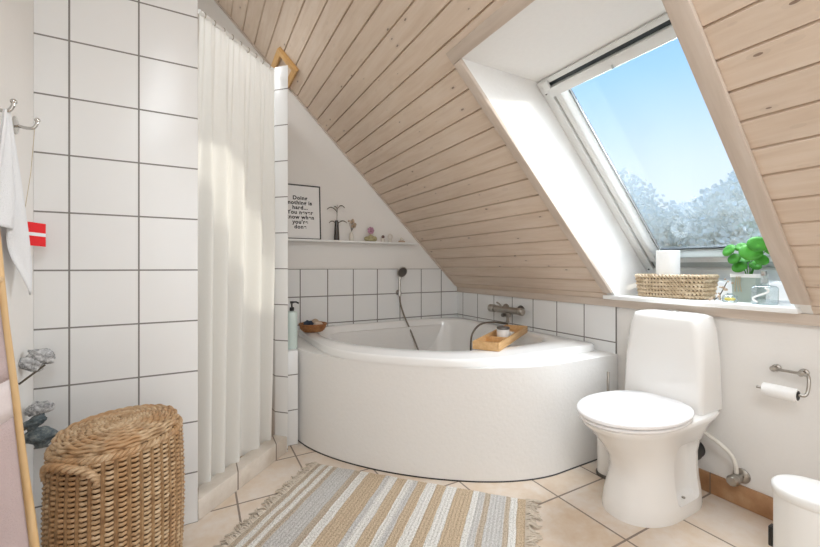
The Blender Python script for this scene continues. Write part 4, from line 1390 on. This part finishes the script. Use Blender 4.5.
# twisted handles at both ends of the oval
for sgn in (-1, 1):
    hm = MB()
    for s2 in range(3):
        pts = []
        for i in range(61):
            t = i / 60
            a = PI * t
            y = .075 * math.cos(a)
            z = BH - .052 + .052 * math.sin(a) ** .8
            xr = .168 * bscale(BH) * math.sqrt(max(.2, 1 - (y / .15) ** 2)) + .004 + .010 * math.sin(a)
            b_ = t * 2 * PI * 5 + s2 * 2 * PI / 3
            pts.append((sgn * (xr + .006 * math.cos(b_)), y, z + .006 * math.sin(b_)))
        hm.tube(pts, .0055, 6)
    hm.build('handle', M['wicker'], lb_, world=False, angle=80)

# ------------------------------------------------------------------ left wall: hooks, cloth, flag, shells, ladder, towels
def wall_hook(y, z, label):
    o = thing('wall_hook', label, 'hook', (XL, y, z), 0, 'chrome hooks on the left wall')
    MB().lathe([(.020, XL + .0005), (.020, XL + .005), (.012, XL + .008), (.006, XL + .010)], (0, y, z), 20, 'X', 1, 1.35).build('plate', M['chrome'], o)
    MB().tube(spline([(XL + .006, y, z), (XL + .025, y, z - .004), (XL + .042, y, z - .002), (XL + .050, y, z + .010), (XL + .052, y, z + .022)], 5), .0048, 10).build('arm', M['chrome'], o)
    MB().ball((XL + .052, y, z + .024), .0075, 10).build('knob', M['chrome'], o)
wall_hook(1.425, 1.432, 'chrome wall hook carrying the white cloth')
wall_hook(1.600, 1.440, 'chrome wall hook beside the tiled corner')
wc = MB()
nu, nv_ = 40, 40
vs = []
for j in range(nv_ + 1):
    v = j / nv_
    for i in range(nu + 1):
        u = i / nu
        wdt = .030 + .25 * min(1, v * 1.1) ** 1.2
        y = 1.425 + (u - .33) * wdt
        bot = .34 + .17 * max(0, 1 - abs(u - .80) / .26) - .04 * (1 - u)
        z = 1.431 - v * bot
        x = XL + .038 + .014 * math.sin(u * 15 + v * 2) * min(1, .25 + v) - .012 * (1 - u) * v
        vs.append((x, y, z))
wc.add(vs, [(j * (nu + 1) + i, j * (nu + 1) + i + 1, (j + 1) * (nu + 1) + i + 1, (j + 1) * (nu + 1) + i) for j in range(nv_) for i in range(nu)])
wco = wc.build('face_cloth', M['white_cloth'], angle=80)
md = wco.modifiers.new('thick', 'SOLIDIFY'); md.thickness = .004
tag(wco, 'white face cloth hanging by its corner from a hook', 'cloth')
# flag: red with a white cross, hanging by a string
fl_ = thing('small_flag', 'small red flag with white cross hanging by the tiled corner', 'flag', (-.455, 1.70, 1.10))
f0 = Vector((-.4385, 1.692)); f1 = Vector((-.486, 1.650))
fd = f1 - f0
fmk = MB()
us = [0, .62, .78, 1.0]; zs = [1.066, 1.096, 1.103, 1.133]
us = [0, .80, 1.0]; zs = [1.082, 1.114, 1.125, 1.157]
for i in range(len(us) - 1):
    for j in range(3):
        mi = 1 if (i == 1 or j == 1) else 0
        qv = []
        for t in (0, .0015):
            for (a, b) in ((us[i], zs[j]), (us[i + 1], zs[j]), (us[i + 1], zs[j + 1]), (us[i], zs[j + 1])):
                p = f0 + fd * a
                qv.append((p.x, p.y + t, b - .004 * (1 - a)))
        fmk.add(qv, [(0, 1, 2, 3), (7, 6, 5, 4), (0, 4, 5, 1), (1, 5, 6, 2), (2, 6, 7, 3), (3, 7, 4, 0)], mi)
fmk.build('flag_cloth', [M['red'], M['white_cloth']], fl_)
MB().tube([(f1.x + .004, f1.y + .004, 1.157), (-.452, 1.610, 1.30), (-.440, 1.600, 1.436)], .0008, 5).build('string', M['twine'], fl_)

# string of grey shells
def shell_piece(name, c, r, s3, seed, mat, label, rot=(0, 0, 0)):
    m = MB(); m.ball((0, 0, 0), 1, 16)
    from mathutils import Euler
    rt = Euler(rot).to_matrix()
    for v in m.v:
        k = 1 + .35 * noise.noise(v * 1.6 + Vector((seed * 3.1, 0, 0))) + .18 * noise.noise(v * 4.5 + Vector((0, seed, 0)))
        v.xyz = rt @ Vector((v.x * s3[0], v.y * s3[1], v.z * s3[2])) * (k * r) + Vector(c)
    o = m.build(name, mat, angle=70)
    return tag(o, label, 'shell', 'grey shells by the tiled corner')
shell_piece('grey_shell', (-.440, 1.650, .728), .030, (1.25, .6, .75), 1, M['shell'], 'pale grey shell, topmost by the tiled corner', (0, .3, 0))
shell_piece('grey_shell', (-.460, 1.640, .706), .026, (1.25, .6, .8), 2, M['shell'], 'grey shell resting against the topmost pale shell', (0, .5, 0))
shell_piece('grey_shell', (-.444, 1.655, .560), .029, (1.2, .6, .72), 5, M['shell'], 'speckled grey shell above the dark shells', (0, -.1, 0))
shell_piece('grey_shell', (-.454, 1.648, .520), .026, (1.3, .55, .6), 7, M['shell_dark'], 'blue grey shell between speckled and darkest shell', (0, -.5, 0))
shell_piece('grey_shell', (-.440, 1.652, .472), .033, (1.1, .65, .95), 9, M['shell_dark'], 'darkest shell beside the laundry basket lid', (0, .2, 0))
pk = MB().tube([(XL + .002, 1.628, .650), (-.445, 1.632, .684), (-.425, 1.634, .702)], .003, 6)
tag(pk.build('shell_pin', M['stem']), 'thin dark stick under the topmost pale shell', 'stick')
pk = MB().tube([(XL + .002, 1.640, .50), (-.445, 1.648, .515)], .003, 6)
tag(pk.build('shell_pin', M['stem']), 'thin dark stick behind the lower dark shells', 'stick')

# towel ladder leaning on the left wall
la = thing('towel_ladder', 'light wooden towel ladder leaning on the left wall', 'ladder', (-.296, .98, 0))
def lad(z, y, bow=0.0):
    return Vector((-.303 - .0834 * z + .004 * math.sin(z * 4 + 1), y, z))
for y, nm in ((1.2, 'rail'), (.76, 'rail')):
    MB().tube([lad(z, y) for z in [2.12 * k / 24 for k in range(25)]], [.0092 + .0008 * math.sin(k * 1.7) for k in range(25)], 12).build(nm, M['ladder_wood'], la)
for z in (.30, .985, 1.52):
    MB().tube([lad(z, .76), lad(z, 1.2)], .009, 10).build('rung', M['ladder_wood'], la)
def towel(name, zr, y0, y1, front, back, mat, mat2, band, label, seed):
    # two layers over the rung
    o = thing(name, label, 'towel', tuple(lad(zr, (y0 + y1) / 2)))
    c = lad(zr, 0)
    path = []
    r = .0125
    for k in range(31):
        t = k / 30
        path.append((r + .002, -front * (1 - t)))
    for k in range(1, 9):
        a = PI * k / 9
        path.append((r * math.cos(a), r * math.sin(a)))
    for k in range(31):
        t = k / 30
        path.append((-r - .002, -back * t))
    nu = 36
    body = MB(); bnd = MB()
    vs = []
    for j, (dx, dz) in enumerate(path):
        for i in range(nu + 1):
            u = i / nu
            y = y0 + (y1 - y0) * u
            hang = min(1, max(0, -dz / .25))
            x = c.x + dx + .004 * math.sin(u * 13 + seed) * hang - .0834 * dz * (1 if dx > 0 else .6)
            if dx > 0: x = max(x, c.x + r * .9 - .0834 * dz + .002 - .004)
            vs.append((x, y + .004 * math.sin(dz * 7 + seed), c.z + dz))
    for j in range(len(path) - 1):
        for i in range(nu):
            zz = (path[j][1] + path[j + 1][1]) / 2
            tgt = bnd if (band[0] > zz > band[1] and path[j][0] > 0) else body
            a = j * (nu + 1) + i
            tgt.add([vs[a], vs[a + 1], vs[a + nu + 2], vs[a + nu + 1]], [(0, 1, 2, 3)])
    for mb, nm, mt in ((body, 'towel_cloth', mat), (bnd, 'woven_border', mat2)):
        if not mb.v:
            continue
        ob = mb.build(nm, mt, o, angle=80, merge=True)
        ob.modifiers.new('thick', 'SOLIDIFY').thickness = .004
    return o
towel('bath_towel', .985, .80, 1.140, .80, .60, M['pink_cloth'], M['pale_band'], (-.225, -.305), 'dusty pink towel hanging over a rung of the ladder', 1.0)

# ------------------------------------------------------------------ outside: frosted trees on snowy ground
gd = MB().box(4, 60, -40, 60, -3.1, -3.0)
struct(gd.build('ground', M['snow'], world='keep'))
def tree(c, blobs, seed, label, n=15000):
    o = thing('frosted_tree', label, 'tree', (c[0], c[1], -3.0), 0, 'frosted trees beyond the window')
    rnd = random.Random(seed)
    MB().tube([(c[0], c[1], -3.0), (c[0] + .1, c[1], -1.0), (c[0], c[1] + .1, 1.5)], [.28, .22, .12], 10).build('trunk', M['bark'], o)
    m = MB()
    tot = sum(b[3] ** 2 for b in blobs)
    for bx_, by_, bz_, br_ in blobs:
        for k in range(int(n * br_ ** 2 / tot)):
            d = Vector((rnd.gauss(0, 1), rnd.gauss(0, 1), rnd.gauss(0, 1))).normalized()
            p = Vector((bx_, by_, bz_)) + d * br_ * (rnd.uniform(.62, 1.06) + .14 * noise.noise(d * 2.5 + Vector((bx_, by_, bz_))))
            a = Vector((rnd.gauss(0, 1), rnd.gauss(0, 1), rnd.gauss(0, 1))).normalized()
            b = a.orthogonal().normalized()
            c_ = a.cross(b)
            s_ = rnd.uniform(.05, .12)
            m.add([p + b * s_, p + c_ * s_ * .6, p - b * s_, p - c_ * s_ * .6], [(0, 1, 2, 3)])
    m.build('crown', M['frost'], o, angle=80)
def at(px, d, z):
    """ground position seen in image column px at distance d along the view axis"""
    r = (px - 410) / 387.86
    s_, c_ = math.sin(.50058), math.cos(.50058)
    return (d * (s_ + r * c_), d * (c_ - r * s_), z)
def blob(px, py, d, r):
    p = at(px, d, CAMH + (266.92 - py) * d / 387.86)
    return (p[0], p[1], p[2], r)
tree(at(640, 12.5, 0), [blob(625, 242, 12.5, 1.6), blob(600, 225, 12.8, 1.7), blob(650, 262, 12.3, 1.4), blob(656, 240, 12.7, 1.1), blob(620, 290, 12.4, 1.6), blob(665, 285, 12.2, 1.2), blob(672, 250, 12.6, .9)], 1, 'pale frosted tree on the left beyond the window glass')
tree(at(700, 19.5, 0), [blob(690, 240, 19.5, 1.9), blob(714, 232, 19.4, 1.9), blob(672, 246, 19.2, 1.7), blob(700, 275, 19.0, 2.6)], 2, 'low frosted tree in the dip between two taller ones')
tree(at(765, 11.0, 0), [blob(738, 218, 11.0, 1.15), blob(768, 205, 11.0, 1.3), blob(724, 242, 10.8, .95), blob(800, 190, 11.2, 1.4), blob(755, 262, 10.9, 1.5), blob(722, 272, 10.9, 1.1)], 3, 'tall frosted tree on the right beyond the window glass')
